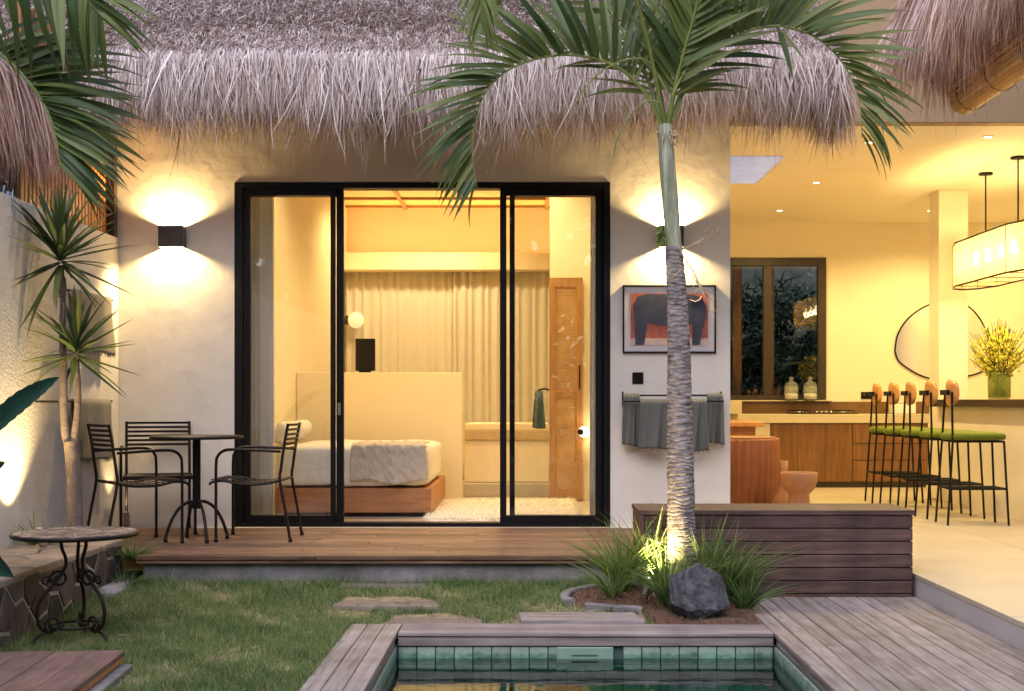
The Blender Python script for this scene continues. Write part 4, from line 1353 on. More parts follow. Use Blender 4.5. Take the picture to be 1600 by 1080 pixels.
o = mb.build('leaflets', M['palm_leaf'], pt); o['kind'] = 'stuff'
# loose drooping strips under the crown
mb = MB()
for pts in ([(1030, 160), (1010, 158), (985, 180), (965, 215), (958, 245)], [(1050, 150), (1075, 105), (1110, 78), (1150, 62)], [(1040, 140), (1015, 98), (985, 92), (950, 105), (920, 130), (895, 168)]):
    mb.tube(smooth_path([P_(x, y, PY_ - .1) for x, y in pts], 5), [.007] * 3 + [.005] * (5 * (len(pts) - 1) - 4) + [.002] * 2, 5)
mb.build('dry_strip', M['rachis'], pt)
for (x0, y0, x1, y1) in ((1215, 42, 1245, 128), (1222, 50, 1262, 95)):
    p0, p1 = P_(x0, y0, 7.82), P_(x1, y1, 7.75)
    o = bpy.data.objects.new('leaflet', LEAF[4]); col.objects.link(o); o.parent = pt
    d_ = p1 - p0
    o.matrix_basis = Matrix.Translation(p0) @ orient(d_, (.3, -1, .3)).to_4x4() @ Matrix.Diagonal((d_.length, d_.length * 1.2, d_.length * .5, 1))

# palm off to the left, its frond reaching into the picture
p2 = thing('coconut_palm', 'dark palm fronds reaching in from the upper left corner', 'palm tree', (-3.6, 6.4, -.3))
B2 = Vector(p2.location)
Q_ = lambda x, y, Y: W(x, y, Y) - B2
mb = MB(); mb.tube(smooth_path([(0, 0, 0), (.04, 0, 1.2), (0, .02, 2.4), (-.02, .02, 3.45)], 5), [.11] * 6 + [.09] * 6 + [.08] * 4, 14); mb.build('trunk', M['bark'], p2)
LEFTB = None
frond(p2, [(-.02, .02, 3.4), Q_(-180, -10, 6.35), Q_(-90, 30, 6.3), Q_(-10, 76, 6.25), Q_(40, 122, 6.2), Q_(72, 168, 6.2), Q_(88, 215, 6.2), Q_(95, 262, 6.2)], .56, 34,
      out=lambda T: Vector((.9, 0, .35)), spread=.6, sweep=.25, tip_l=.55, s0=.42, base_l=1, drop=.3, r0=.02)
frond(p2, [(-.02, .02, 3.42), Q_(-160, -90, 6.1), Q_(-40, -90, 6.0), Q_(60, -60, 5.95), Q_(120, -20, 5.9), Q_(160, 30, 5.9)], .55, 24, both=True, sweep=.6, s0=.3, drop=1.2, spread=.5)

# ================================================================== YUCCA WITH TWO CROWNS
YY = 8.38
yc = thing('yucca_tree', 'forked yucca with two spiky crowns standing by the garden wall', 'yucca', (W(117, 0, YY).x, YY, .02))
B3 = Vector(yc.location)
Y_ = lambda x, y, Y=YY: W(x, y, Y) - B3
mb = MB()
mb.tube(smooth_path([Y_(118, 850), Y_(117, 800), Y_(116, 750), Y_(113, 715), Y_(110, 690)], 6), list(np.linspace(.052, .044, 25)), 14)
mb.build('trunk', M['yucca_bark'], yc)
mb = MB(); mb.tube(smooth_path([Y_(112, 705), Y_(103, 680), Y_(100, 640), Y_(99, 580), Y_(98, 520), Y_(98, 460), Y_(95, 415)], 6), list(np.linspace(.030, .017, 37)), 12); mb.build('branch', M['yucca_bark'], yc)
mb = MB(); mb.tube(smooth_path([Y_(112, 710), Y_(117, 680), Y_(121, 640), Y_(122, 600), Y_(119, 562)], 6), list(np.linspace(.027, .016, 25)), 12); mb.build('branch', M['yucca_bark'], yc)
def ymesh(droop, wid):
    vs, fs = [], []
    for i in range(7):
        t_ = i / 6
        w_ = wid * (.6 + .4 * min(1, t_ * 3)) * max(.03, (1 - t_ ** 3))
        z = -droop * t_ ** 2
        vs += [(t_, -w_, z + w_ * .5), (t_, 0, z), (t_, w_, z + w_ * .5)]
    for i in range(6):
        fs += [(i * 3, i * 3 + 1, i * 3 + 4, i * 3 + 3), (i * 3 + 1, i * 3 + 2, i * 3 + 5, i * 3 + 4)]
    mb = MB(); mb.add(vs, fs, True)
    return mb.mesh('leaf', M['yucca_leaf'])
YL = [ymesh(.02, .050), ymesh(.10, .046), ymesh(.2, .044), ymesh(-.04, .052)]
def rosette(c, n, L0, el0, el1):
    for i in range(n):
        el = R(el0 + (el1 - el0) * (i / n) ** .8 + random.uniform(-8, 8))
        az = i * 2.399 + random.uniform(-.2, .2)
        d_ = Vector((math.cos(az) * math.cos(el), math.sin(az) * math.cos(el), math.sin(el)))
        L = L0 * random.uniform(.8, 1.1) * (.92 if el > R(60) else 1)
        wx = c.x + B3.x
        if wx + d_.x * L < -3.175:                   # keep clear of the wall behind
            nx = (-3.17 - wx) / L
            k = math.sqrt(max(1e-4, (1 - nx * nx) / max(1e-4, d_.y ** 2 + d_.z ** 2)))
            d_ = Vector((nx, -abs(d_.y) * k, d_.z * k))
        p = c + Vector((0, 0, .10 * (i / n) - .03)) + d_ * .015
        o = bpy.data.objects.new('leaf', YL[random.randrange(4)]); col.objects.link(o); o.parent = yc
        o.matrix_basis = Matrix.Translation(p) @ orient(d_, (0, -.2, 1)).to_4x4() @ Matrix.Diagonal((L, L * random.uniform(.85, 1.15), L, 1))
rosette(Y_(95, 408), 62, .46, -42, 86)
rosette(Y_(119, 553), 44, .40, -45, 84)
mb = MB()
for k in range(10):
    a_ = k * .7; p = Y_(95, 428 + k * 5)
    mb.tube([p, p + Vector((.03 * math.cos(a_), .03 * math.sin(a_), -.03)), p + Vector((.035 * math.cos(a_), .035 * math.sin(a_), -.12))], [.008, .006, .002], 5)
mb.build('dead_leaf', M['twig'], yc)

# ground cover and small plants at the foot of the wall
def tuft(name, label, cat, x, y, z, n, L, spread, m, wid=.006, lean=(0, 0, 0), group=None, upz=1.0, bendz=-.28, seg=5, vmu=.5):
    a_ = rng.uniform(0, 2 * PI, n); q = rng.random(n) ** .6
    d_ = np.stack([np.cos(a_) * q * spread + lean[0], np.sin(a_) * q * spread + lean[1], np.full(n, upz)], 1)
    b_ = np.stack([np.cos(a_) * .035 * rng.random(n), np.sin(a_) * .035 * rng.random(n), np.zeros(n) - .01], 1)
    Ls = L * rng.uniform(.55, 1.12, n)
    be = np.stack([np.cos(a_) * q * .55 + lean[0] * .4, np.sin(a_) * q * .55, bendz * (.3 + q) + rng.normal(0, .08, n)], 1)
    o = blades(name, b_, d_, Ls, wid * rng.uniform(.7, 1.3, n), be, m, None, seg, np.clip(vmu + rng.normal(0, .22, n), 0, 1), tip=.06, p=2.2)
    o.location = (x, y, z)
    tag(o, label, cat, group)
    return o
G = 'ornamental grass clumps round the palm'
tuft('grass_clump', 'tall bright grass clump at the left of the palm, lit from within', 'ornamental grass', .57, 8.00, lawn_h(.6, 7.98) + .03, 170, .52, .30, M['clump'], .011, (-.12, -.05, 0), G, vmu=.62)
tuft('grass_clump', 'grass clump between the garden spotlight and the palm trunk', 'ornamental grass', .80, 7.66, lawn_h(.76, 7.86) + .03, 110, .46, .42, M['clump'], .011, (0, -.1, 0), G, vmu=.5)
tuft('grass_clump', 'upright grass clump directly behind the dark boulder', 'ornamental grass', 1.05, 7.86, lawn_h(1.05, 7.86) + .03, 130, .56, .30, M['clump'], .011, (.05, -.05, 0), G, vmu=.45)
tuft('grass_clump', 'wide green grass clump arching to the right of the boulder', 'ornamental grass', 1.19, 7.88, lawn_h(1.19, 7.88) + .03, 170, .50, .40, M['clump'], .011, (.14, -.1, 0), G, vmu=.42)
tuft('grass_clump', 'thin dark grass clump in front of the palm trunk', 'ornamental grass', .835, 7.52, lawn_h(.835, 7.52) + .03, 34, .42, .34, M['clump'], .009, (0, 0, 0), G, vmu=.18)
tuft('grass_clump', 'bright grass clump behind the spotlight, close to the bench corner', 'ornamental grass', .74, 8.12, lawn_h(.74, 8.12) + .03, 130, .58, .32, M['clump'], .011, (0, -.08, 0), G, vmu=.6)
tuft('grass_clump', 'small grass clump at the right end of the bed by the deck boards', 'ornamental grass', 1.25, 7.62, lawn_h(1.25, 7.62) + .03, 90, .34, .7, M['clump'], .008, (.1, -.1, 0), G, vmu=.25)
tuft('grass_clump', 'low sparse grass clump at the left end of the bed, inside the kerb', 'ornamental grass', .50, 7.86, lawn_h(.5, 7.86) + .03, 70, .40, .6, M['clump'], .008, (-.15, -.1, 0), G, vmu=.6)
tuft('dry_tuft', 'dry straw coloured tuft lying on the concrete kerb', 'dry grass', .27, 7.60, lawn_h(.27, 7.6), 40, .12, 1.2, M['grass'], .004, (0, 0, 0), None, .6, -.4, vmu=.97)
tuft('wall_plant', 'leafy plant at the foot of the lit garden wall', 'plant', -3.06, 8.18, .085, 46, .22, 1.1, M['clump'], .014, (.1, -.1, 0), 'low plants along the garden wall', vmu=.7)
tuft('wall_plant', 'low grassy plant left of the yucca trunk', 'plant', -3.02, 8.30, .085, 40, .17, 1.2, M['clump'], .010, (.1, 0, 0), 'low plants along the garden wall', vmu=.75)
tuft('wall_plant', 'thin grassy plant under the left garden chair', 'plant', -2.86, 8.62, .0, 26, .28, .9, M['clump'], .005, (0, 0, 0), 'low plants along the garden wall', vmu=.3)
tuft('planter_grass', 'small grass tuft spilling over the planter corner beside the terrace', 'plant', -2.56, 8.46, -.03, 110, .20, 1.1, M['clump'], .006, (.15, -.15, 0), 'low plants along the garden wall', vmu=.4)
tuft('planter_grass', 'low tuft growing at the terrace corner under the grass tuft', 'plant', -2.55, 8.27, -.19, 90, .17, 1.0, M['clump'], .006, (.1, -.1, 0), 'low plants along the garden wall', vmu=.3)

# broad dark leaves at the left edge
bp_ = thing('broad_leaf_plant', 'plant with broad dark green leaves entering at the left edge', 'plant', (-2.85, 6.1, .05))
B4 = Vector(bp_.location)
def broad_leaf(pts, wid, name='leaf'):
    path = smooth_path([W(x, y, Y) - B4 for x, y, Y in pts], 7)
    k = len(path)
    mb = MB(); vs, fs = [], []
    for i, p in enumerate(path):
        t_ = i / (k - 1)
        T = (path[min(i + 1, k - 1)] - path[max(i - 1, 0)]).normalized()
        S = T.cross(Vector((0, 1, .35))).normalized()
        w_ = wid * (math.sin(PI * min(1, .12 + t_ * .88)) ** .7) * (1 + .06 * math.sin(i * 2.1))
        n_ = T.cross(S)
        for q, f in ((-1, .3), (-.5, .08), (0, 0), (.5, .08), (1, .3)):
            vs.append(p + S * w_ * q + n_ * w_ * f)
    for i in range(k - 1):
        for j in range(4):
            fs.append((i * 5 + j, i * 5 + j + 1, (i + 1) * 5 + j + 1, (i + 1) * 5 + j))
    mb.add(vs, fs, True)
    mb.tube([p + Vector((0, .004, -.004)) for p in path], list(np.linspace(.008, .002, k)), 5)
    return mb.build(name, M['banana'], bp_)
broad_leaf([(-40, 700, 6.3), (0, 655, 6.3), (30, 628, 6.3), (62, 606, 6.3), (92, 589, 6.3)], .046)
broad_leaf([(-120, 800, 6.0), (-60, 830, 5.95), (-20, 868, 5.9), (22, 902, 5.9)], .075)
broad_leaf([(-80, 760, 6.4), (-40, 740, 6.4), (-10, 728, 6.4), (8, 722, 6.4)], .035)
mb = MB()
for (x, y) in ((-40, 700), (-120, 800), (-80, 760)):
    mb.tube(smooth_path([(0, 0, 0), W(x - 60, y + 60, 6.2) - B4 + Vector((0, 0, -.05)), W(x, y, 6.2) - B4], 5), [.014] * 11, 8)
mb.build('leaf_stalk', M['rachis'], bp_)

# ================================================================== GARDEN SPOTLIGHTS
def spotlight(label, loc, aim, power, size, blend=.5):
    t = thing('garden_spotlight', label, 'spotlight', loc)
    d_ = Vector(aim).normalized()
    rot = d_.to_track_quat('Z', 'Y').to_euler()
    mb = MB(); mb.lathe([(.0, -.06), (.022, -.06), (.027, -.05), (.029, .035), (.031, .04), (.031, .055), (.026, .055), (.026, .045), (.0, .043)], 20)
    h = mb.build('lamp_head', M['steel'], t, (0, 0, .09), rot)
    mb = MB(); mb.lathe([(.0, .046), (.025, .046), (.025, .048), (.0, .048)], 20); mb.build('lens', M['glow'], h)
    mb = MB(); mb.tube([(0, 0, -.06), (0, 0, .04)], .006, 8); mb.tube([(-.03, 0, .05), (0, 0, .035), (.03, 0, .05)], .005, 6); mb.build('spike', M['black'], t)
    light('spot_beam', 'SPOT', Vector((0, 0, .09)) + d_ * .06, power, WARMER, t, spot_size=R(size), spot_blend=blend, shadow_soft_size=.02, aim=d_)
spotlight('small spotlight among the grass shining up the palm trunk', (.70, 7.78, -.205), (.34, .17, 1.05), 85, 100, .9)
spotlight('small ground spotlight washing light up the garden wall', (-2.98, 8.02, .065), (-.20, .05, 1), 75, 92, .9)
spotlight('ground spotlight hidden behind the towel lighting the wall corner', (-3.06, 9.96, .0), (-.10, .02, 1), 7, 80, .8)

# ================================================================== BOULDER
bo = bmesh.new()
bmesh.ops.create_icosphere(bo, subdivisions=6, radius=1)
for (nx, ny_, nz, dd) in [(-.1, -1, .25, .74), (.75, -.6, .45, .74), (-.75, -.55, .35, .76), (.3, .1, 1, .86), (-.55, .1, 1, .80), (1, .1, .1, .84), (-1, .1, -.1, .86), (.1, -.75, -.75, .78), (.85, -.2, -.75, .72), (-.6, -.3, -.85, .78), (.25, -.6, .85, .84)]:
    nv = Vector((nx, ny_, nz)).normalized()
    for v in bo.verts:
        e_ = v.co.dot(nv) - dd
        if e_ > 0: v.co -= nv * e_ * .96
for v in bo.verts:
    q = v.co
    v.co *= 1 + .020 * math.sin(q.x * 13 + q.z * 7) * math.sin(q.y * 11 - q.z * 9) + .06 * (noise.noise(q * 2.3) ) + .030 * noise.noise(q * 6.0) + .014 * noise.noise(q * 17.0) - .03 * max(0, noise.noise(q * 9.0 + Vector((3, 1, 2))) - .25)
    zz_ = v.co.z
    wx_ = .19 * (1 - .30 * smoothstep((-.05 - zz_) / .8) - .12 * smoothstep((zz_ - .3) / .6))
    v.co *= 1 + .02 * math.sin(q.x * 5 + 1) * math.sin(q.z * 4 + q.y * 3)
    v.co = Vector((v.co.x * wx_ - .03 * max(0, zz_), v.co.y * .15, zz_ * .205))
me = bpy.data.meshes.new('boulder'); bo.to_mesh(me); bo.free(); me.materials.append(M['boulder'])
o = obj('boulder', me, None, (.965, 7.46, -.130)); o.rotation_euler = (0, R(9), 0)
tag(o, 'dark grey angular boulder standing at the pool edge before the palm', 'boulder')

# ================================================================== STORAGE BENCH
sb = wthing('storage_bench', 'dark weathered timber box bench of horizontal boards beside the living room', 'bench', (1.55, 8.5, DZ))
X0, X1, Y0, Y1 = .692, 2.418, 8.25, 8.80
ZT = .296
for k in range(4):
    y0 = Y0 - .006 + k * (.562 / 4)
    bx('top_board', M['bench'], (X0 - .006, y0, ZT - .030), (X1 + .006, y0 + .562 / 4 - .003, ZT + random.uniform(-.001, .001)), sb, .003)
hz = (ZT - .032 - (DZ + .02)) / 6
for k in range(6):
    z0 = DZ + .02 + k * hz
    bx('front_board', M['bench'], (X0 + .035, Y0 + random.uniform(-.0015, .0015), z0 + .003), (X1 - .012, Y0 + .022, z0 + hz - .003), sb, .003)
    bx('side_board', M['bench_y'], (X0, Y0 + .04, z0 + .003), (X0 + .02, Y1 - .02, z0 + hz - .003), sb, .003)
    bx('side_board', M['bench_y'], (X1 - .020, Y0 + .024, z0 + .003), (X1, Y1 - .02, z0 + hz - .003), sb, .003)
bx('corner_post', M['bench_y'], (X0 - .002, Y0 - .004, DZ), (X0 + .032, Y0 + .036, ZT - .031), sb, .003)
bx('back_board', M['bench'], (X0 + .02, Y1 - .018, DZ + .02), (X1 - .02, Y1, ZT - .031), sb, .003)
bx('base_rail', M['bench'], (X0 + .034, Y0 + .004, DZ), (X1 - .012, Y0 + .024, DZ + .018), sb, .002)
mb = MB(); mb.box((X0 + .022, Y0 + .024, DZ + .01), (X1 - .022, Y1 - .022, ZT - .034)); mb.build('inner_box', M['dark_frame'], sb)

# ================================================================== LAWN ITEMS
def polystone(label, pts, seed):
    r = random.Random(seed)
    out = []
    n = len(pts)
    for i in range(n):
        a, b = Vector(pts[i]), Vector(pts[(i + 1) % n])
        for k in range(3):
            p = a.lerp(b, k / 3); out.append((p.x + r.uniform(-.02, .02), p.y + r.uniform(-.012, .012)))
    cx = sum(p[0] for p in out) / len(out); cy = sum(p[1] for p in out) / len(out)
    h = lawn_h(cx, cy)
    o = stone_slab('stepping_stone', out, XY, h - .05, h + .006, M['step'], None, .004)
    tag(o, label, 'stepping stone', 'stepping stones across the lawn')
    return out
STONES = []
def gp(px, py, z): 
    Y = (CZ - z) * F / (py - CY); return ((px - CX) * Y / F, Y)
STONES.append(polystone('stepping stone nearest the terrace plinth', [gp(528, 924, -.2), gp(668, 923, -.2), gp(672, 913, -.19), gp(600, 909.5, -.19), gp(545, 914, -.19)], 1))
STONES.append(polystone('middle flat stepping stone of the lawn path', [gp(512, 949, -.225), gp(685, 950, -.225), gp(690, 939, -.215), gp(640, 934, -.215), gp(540, 935, -.215)], 2))
STONES.append(polystone('stepping stone right behind the pool coping', [gp(595, 976, -.262), gp(765, 977, -.262), gp(748, 961, -.24), gp(700, 954, -.235), gp(610, 956, -.235)], 3))
def in_poly(P, x, y):
    c = False
    n = len(P)
    for i in range(n):
        (x1, y1), (x2, y2) = P[i], P[(i + 1) % n]
        if (y1 > y) != (y2 > y) and x < (x2 - x1) * (y - y1) / (y2 - y1) + x1: c = not c
    return c

ws = wthing('timber_step', 'low weathered timber step of narrow boards behind the pool coping', 'step', (.28, 7.4, -.26))
for k in range(3):
    y0 = 7.285 + k * .092
    bx('board', M['deck_x'], (-.055 + random.uniform(-.01, .01), y0, -.262), (.640 - .02 * k + random.uniform(-.01, .01), y0 + .086, -.232), ws, .004)
# timber hatch at the lower left
HL = (-2.65, 5.55, -.24)
hh_ = thing('timber_hatch', 'raised dark reddish timber platform lying on the lawn corner', 'platform', HL, R(3.5))
for k in range(7):
    x1 = .79 - k * .159
    bx('board', M['hatch'], (x1 - .155, -1.2, .030), (x1, .545, .058 + random.uniform(-.001, .001)), hh_, .004)
bx('side_rail', M['teak'], (.772, -1.2, .004), (.788, .54, .029), hh_, .003)
bx('base_slab', M['concrete'], (-.3, -1.2, -.06), (.84, .50, .0), hh_, .004)

# lawn grass
N = 230000
x = rng.uniform(-2.72, .72, N); y = 8.42 - (rng.random(N) ** 1.0) * 3.3
keep = np.ones(N, bool)
keep &= ~((x > -1.0) & (y < 7.30))
keep &= ~((x < PXF + .01) & (y < 8.53))
hx, hy = x - HL[0], y - HL[1]
ca, sa = math.cos(R(3.5)), math.sin(R(3.5))
hu, hv = hx * ca + hy * sa, -hx * sa + hy * ca
keep &= ~((hu < .86) & (hv < .56))
keep &= ~((x > -.08) & (x < .66) & (y < 7.57))
keep &= ~((x > -2.48) & (y > 8.375))
x, y = x[keep], y[keep]
k2 = np.array([not in_bed(a_, b_) and not any(in_poly(s_, a_, b_) for s_ in STONES) for a_, b_ in zip(x, y)]) if True else None
x, y = x[k2], y[k2]
def nz(x, y, s, o):
    return (np.sin(x * s * 1.3 + o) * np.sin(y * s * 1.9 + o * 2.1) + np.sin((x + y) * s * .9 + o * 3) * np.sin((x * .6 - y) * s * 1.7 + o) + .6 * np.sin(x * s * 3.1 + y * s * 2.3 + o)) / 2.2
dry = nz(x, y, 3.1, .7) * .6 + nz(x, y, 7.0, 2.2) * .5
thin = rng.random(len(x)) < np.clip(1.0 - .55 * (dry > .35), 0, 1)
x, y, dry = x[thin], y[thin], dry[thin]
N = len(x)
h = np.array([lawn_h(a_, b_) for a_, b_ in zip(x, y)])
v_ = np.clip(.40 + .36 * np.clip(dry, -.6, 1) + rng.normal(0, .16, N) + (rng.random(N) > .93) * .4, 0, 1)
L_ = (.014 + .038 * rng.random(N) ** 1.6) * (1 - .25 * np.clip(dry, 0, 1)) * (1 + .5 * (y > 8.25))
d_ = np.stack([rng.normal(0, .55, N), rng.normal(0, .55, N), np.ones(N)], 1)
o = blades('lawn_grass', np.stack([x, y, h - .003], 1), d_, L_, rng.uniform(.0022, .0050, N), rng.normal(0, .35, (N, 3)), M['grass'], None, 2, v_)
tag(o, 'short patchy green lawn with straw coloured dry spots', 'grass', kind='stuff')

# trees in the dark beyond the garden wall
def dark_tree(name, label, loc, rad, n, parent=None, kindname='tree', group=None):
    t = thing(name, label, kindname, loc, 0, group)
    zt_ = rad[2]
    mb = MB(); mb.tube(smooth_path([(0, 0, 0), (.05, .02, zt_ * .6), (-.03, 0, zt_ * 1.3)], 4), [.06] * 5 + [.04] * 4, 8)
    for k in range(5):
        a_ = k * 1.3
        mb.tube([(0, 0, zt_ * (.5 + .12 * k)), (rad[0] * .5 * math.cos(a_), rad[1] * .5 * math.sin(a_), zt_ * (.9 + .15 * k))], [.025, .008], 5)
    mb.build('trunk', M['bark'], t)
    v = rng.normal(size=(n, 3)); v /= np.linalg.norm(v, axis=1, keepdims=True)
    q = v * (rng.random(n) ** .4)[:, None] * np.array(rad)
    c_ = np.sin(q[:, 0] * 7 + 1) * np.sin(q[:, 1] * 6) + np.sin(q[:, 2] * 8)
    q = q[c_ > -.7]; n = len(q)
    q[:, 2] += zt_ * 1.15
    o = blades('crown', q, rng.normal(0, 1, (n, 3)) + np.array([0, 0, -.2]), rng.uniform(.10, .24, n), rng.uniform(.025, .055, n), rng.normal(0, .25, (n, 3)), M['dark_leaf'], t, 3, rng.random(n), tip=.05, p=2.2)
    o['kind'] = 'stuff'
    return t
dark_tree('tree', 'dark leafy tree beyond the garden wall at the far left', (-4.6, 9.8, -.3), (1.1, 1.1, 1.9), 2600)

# added dark mass of trees behind the viewer: darkens the glass and the facade
N = 16000
b_ = np.stack([rng.uniform(-14, 14, N), -7 + rng.normal(0, .6, N), rng.random(N) ** .8 * 6.5 - .3], 1)
b_[:, 2] *= 1 + .22 * np.sin(b_[:, 0] * 1.1) * np.sin(b_[:, 0] * .43 + 1)
o = blades('added_tree_belt', b_, rng.normal(0, 1, (N, 3)), rng.uniform(.4, .9, N), rng.uniform(.12, .26, N), rng.normal(0, .25, (N, 3)), M['dark_leaf'], None, 3, rng.random(N), tip=.05, p=2.2)
tag(o, 'unseen belt of dark trees added behind the viewer, darkening reflections', 'trees', kind='stuff')

dark_tree('tree', 'dark bushy tree filling the gap under the far left thatch', (-4.0, 8.4, .2), (.60, .9, 1.45), 4200)
# longer ragged grass along the plinth, the stones and the coping
N = 5200
k_ = rng.integers(0, 4, N)
x = np.where(k_ == 0, rng.uniform(-2.45, .3, N), np.where(k_ == 1, rng.uniform(-2.6, -2.5, N), np.where(k_ == 2, -1.0 + rng.normal(0, .012, N), 0)))
y = np.where(k_ == 0, 8.36 - np.abs(rng.normal(0, .03, N)), np.where(k_ == 1, rng.uniform(6.4, 8.0, N), np.where(k_ == 2, rng.uniform(5.2, 7.3, N), 0)))
x = np.where(k_ == 1, PXF + .02 + np.abs(rng.normal(0, .03, N)), x)
m3 = k_ == 3
si = rng.integers(0, len(STONES), N)
for i in np.where(m3)[0]:
    P = STONES[si[i]]; e_ = random.randrange(len(P)); t_ = random.random()
    a_, b2_ = P[e_], P[(e_ + 1) % len(P)]
    x[i] = a_[0] + (b2_[0] - a_[0]) * t_ + random.gauss(0, .012); y[i] = a_[1] + (b2_[1] - a_[1]) * t_ + random.gauss(0, .012)
h = np.array([lawn_h(a_, b2_) for a_, b2_ in zip(x, y)])
o = blades('edge_grass', np.stack([x, y, h - .004], 1), np.stack([rng.normal(0, .5, N), rng.normal(-.1, .5, N), np.ones(N)], 1), rng.uniform(.03, .075, N) * np.where(m3, .7, 1), rng.uniform(.0025, .005, N), rng.normal(0, .4, (N, 3)), M['grass'], None, 3, np.clip(.42 + rng.normal(0, .22, N), 0, 1))
tag(o, 'longer ragged grass along the plinth, coping and stepping stones', 'grass', kind='stuff')

# weeds and dry fallen leaves in the lawn
N = 900
x = rng.uniform(-2.5, .6, N); y = rng.uniform(5.4, 8.3, N)
cx = rng.integers(0, 60, N); wx_, wy_ = rng.uniform(-2.5, .5, 60), rng.uniform(5.4, 8.3, 60)
x = wx_[cx] + rng.normal(0, .018, N); y = wy_[cx] + rng.normal(0, .018, N)
kp = np.array([not ((a_ > -1.02 and b2_ < 7.32) or in_bed(a_, b2_) or (a_ < -1.75 and b2_ < 6.15)) for a_, b2_ in zip(x, y)])
x, y = x[kp], y[kp]; N = len(x)
h = np.array([lawn_h(a_, b2_) for a_, b2_ in zip(x, y)])
o = blades('lawn_weeds', np.stack([x, y, h], 1), np.stack([rng.normal(0, .9, N), rng.normal(0, .9, N), np.ones(N)], 1), rng.uniform(.03, .06, N), rng.uniform(.006, .011, N), rng.normal(0, .3, (N, 3)) + np.array([0, 0, -.3]), M['clump'], None, 3, rng.uniform(.2, .7, N), tip=.08, p=2)
tag(o, 'small broad leaved weeds scattered in the lawn', 'weeds', kind='stuff')
N = 110
x = rng.uniform(-2.5, 1.28, N); y = rng.uniform(5.4, 8.25, N)
kp = np.array([not (a_ > -1.02 and b2_ < 7.28) and not (a_ < -1.75 and b2_ < 6.15) for a_, b2_ in zip(x, y)])
x, y = x[kp], y[kp]; N = len(x)
h = np.array([lawn_h(a_, b2_) + .022 for a_, b2_ in zip(x, y)])
o = blades('fallen_leaves', np.stack([x, y, h], 1), np.stack([rng.normal(0, 1, N), rng.normal(0, 1, N), rng.normal(0, .12, N)], 1), rng.uniform(.025, .07, N), rng.uniform(.008, .018, N), rng.normal(0, .2, (N, 3)), M['litter'], None, 3, rng.random(N), side=np.stack([rng.normal(0, 1, N), rng.normal(0, 1, N), rng.normal(0, .25, N)], 1), tip=.1, p=2)
tag(o, 'dry brown leaves and straw fallen on the lawn and bed', 'fallen leaves', kind='stuff')
# ================================================================== GARDEN CHAIRS AND TABLE ON THE TERRACE
def garden_chair(label, loc, rz, group='slatted black garden chairs'):
    """faces local +x; origin on the floor under the seat centre"""
    t = thing('garden_chair', label, 'garden chair', loc, rz, group)
    r = .0105
    for s in (-1, 1):
        y = s * .262
        mb = MB()
        mb.tube(smooth_path([(.235, y, .012), (.235, y, .30), (.234, y, .54), (.222, y, .60), (.185, y, .634), (.12, y, .645), (-.06, y, .640), (-.215, y, .632)], 5), r, 8)
        mb.lathe([(.0, 0), (.014, 0), (.013, .03), (.0, .03)], 10, (.235, y, 0))
        mb.build('arm_leg', M['bronze'], t)
        yb = s * .232
        mb = MB()
        mb.tube(smooth_path([(-.275, yb, .012), (-.245, yb, .20), (-.205, yb, .42), (-.213, yb, .52), (-.235, yb, .68), (-.262, yb, .825)], 5), r, 8)
        mb.lathe([(.0, 0), (.014, 0), (.013, .03), (.0, .03)], 10, (-.277, yb, 0))
        mb.build('back_leg', M['bronze'], t)
        mb = MB()
        mb.tube(smooth_path([(-.205, yb, .425), (-.10, yb + s * .01, .405), (.06, yb + s * .015, .402), (.18, yb + s * .018, .425), (.262, yb + s * .018, .418), (.285, yb + s * .016, .40)], 5), .009, 8)
        mb.build('seat_rail', M['bronze'], t)
    for k in range(13):
        x = -.185 + k * .0375
        z = .402 + (.022 * max(0, (-x - .05) / .15) if x < -.05 else .026 * smoothstep((x - .02) / .2))
        box('seat_slat', M['bronze'], (x, 0, z + .006), (.020, .50, .006), t, .0015)
    for k in range(6):
        z = .650 + k * .033
        f = (z - .52) / .305
        x = -.213 - .049 * f
        mb = MB()
        pts = [(x - .022 * (1 - (q / .232) ** 2), q, z) for q in np.linspace(-.232, .232, 9)]
        vs, fs = [], []
        for p in pts:
            vs += [(p[0] - .003, p[1], p[2] - .0085), (p[0] + .003, p[1], p[2] - .0085), (p[0] + .003, p[1], p[2] + .0085), (p[0] - .003, p[1], p[2] + .0085)]
        for i in range(8):
            for j in range(4): fs.append((i * 4 + j, i * 4 + (j + 1) % 4, (i + 1) * 4 + (j + 1) % 4, (i + 1) * 4 + j))
        mb.add(vs, fs); mb.build('back_slat', M['bronze'], t)
    mb = MB(); mb.tube([(.262, -.25, .416), (.262, .25, .416)], .008, 8); mb.tube([(-.205, -.23, .425), (-.205, .23, .425)], .008, 8); mb.build('cross_rail', M['bronze'], t)
    return t
garden_chair('black slatted garden chair right of the table, before the glass door', (-1.945, 9.39, 0), PI)
ca_ = garden_chair('black slatted garden chair nearest the garden wall, left of the table', (-2.74, 9.14, 0), R(35))
garden_chair('black slatted garden chair behind the table, its back to the wall', (-2.78, 9.83, 0), R(-74))

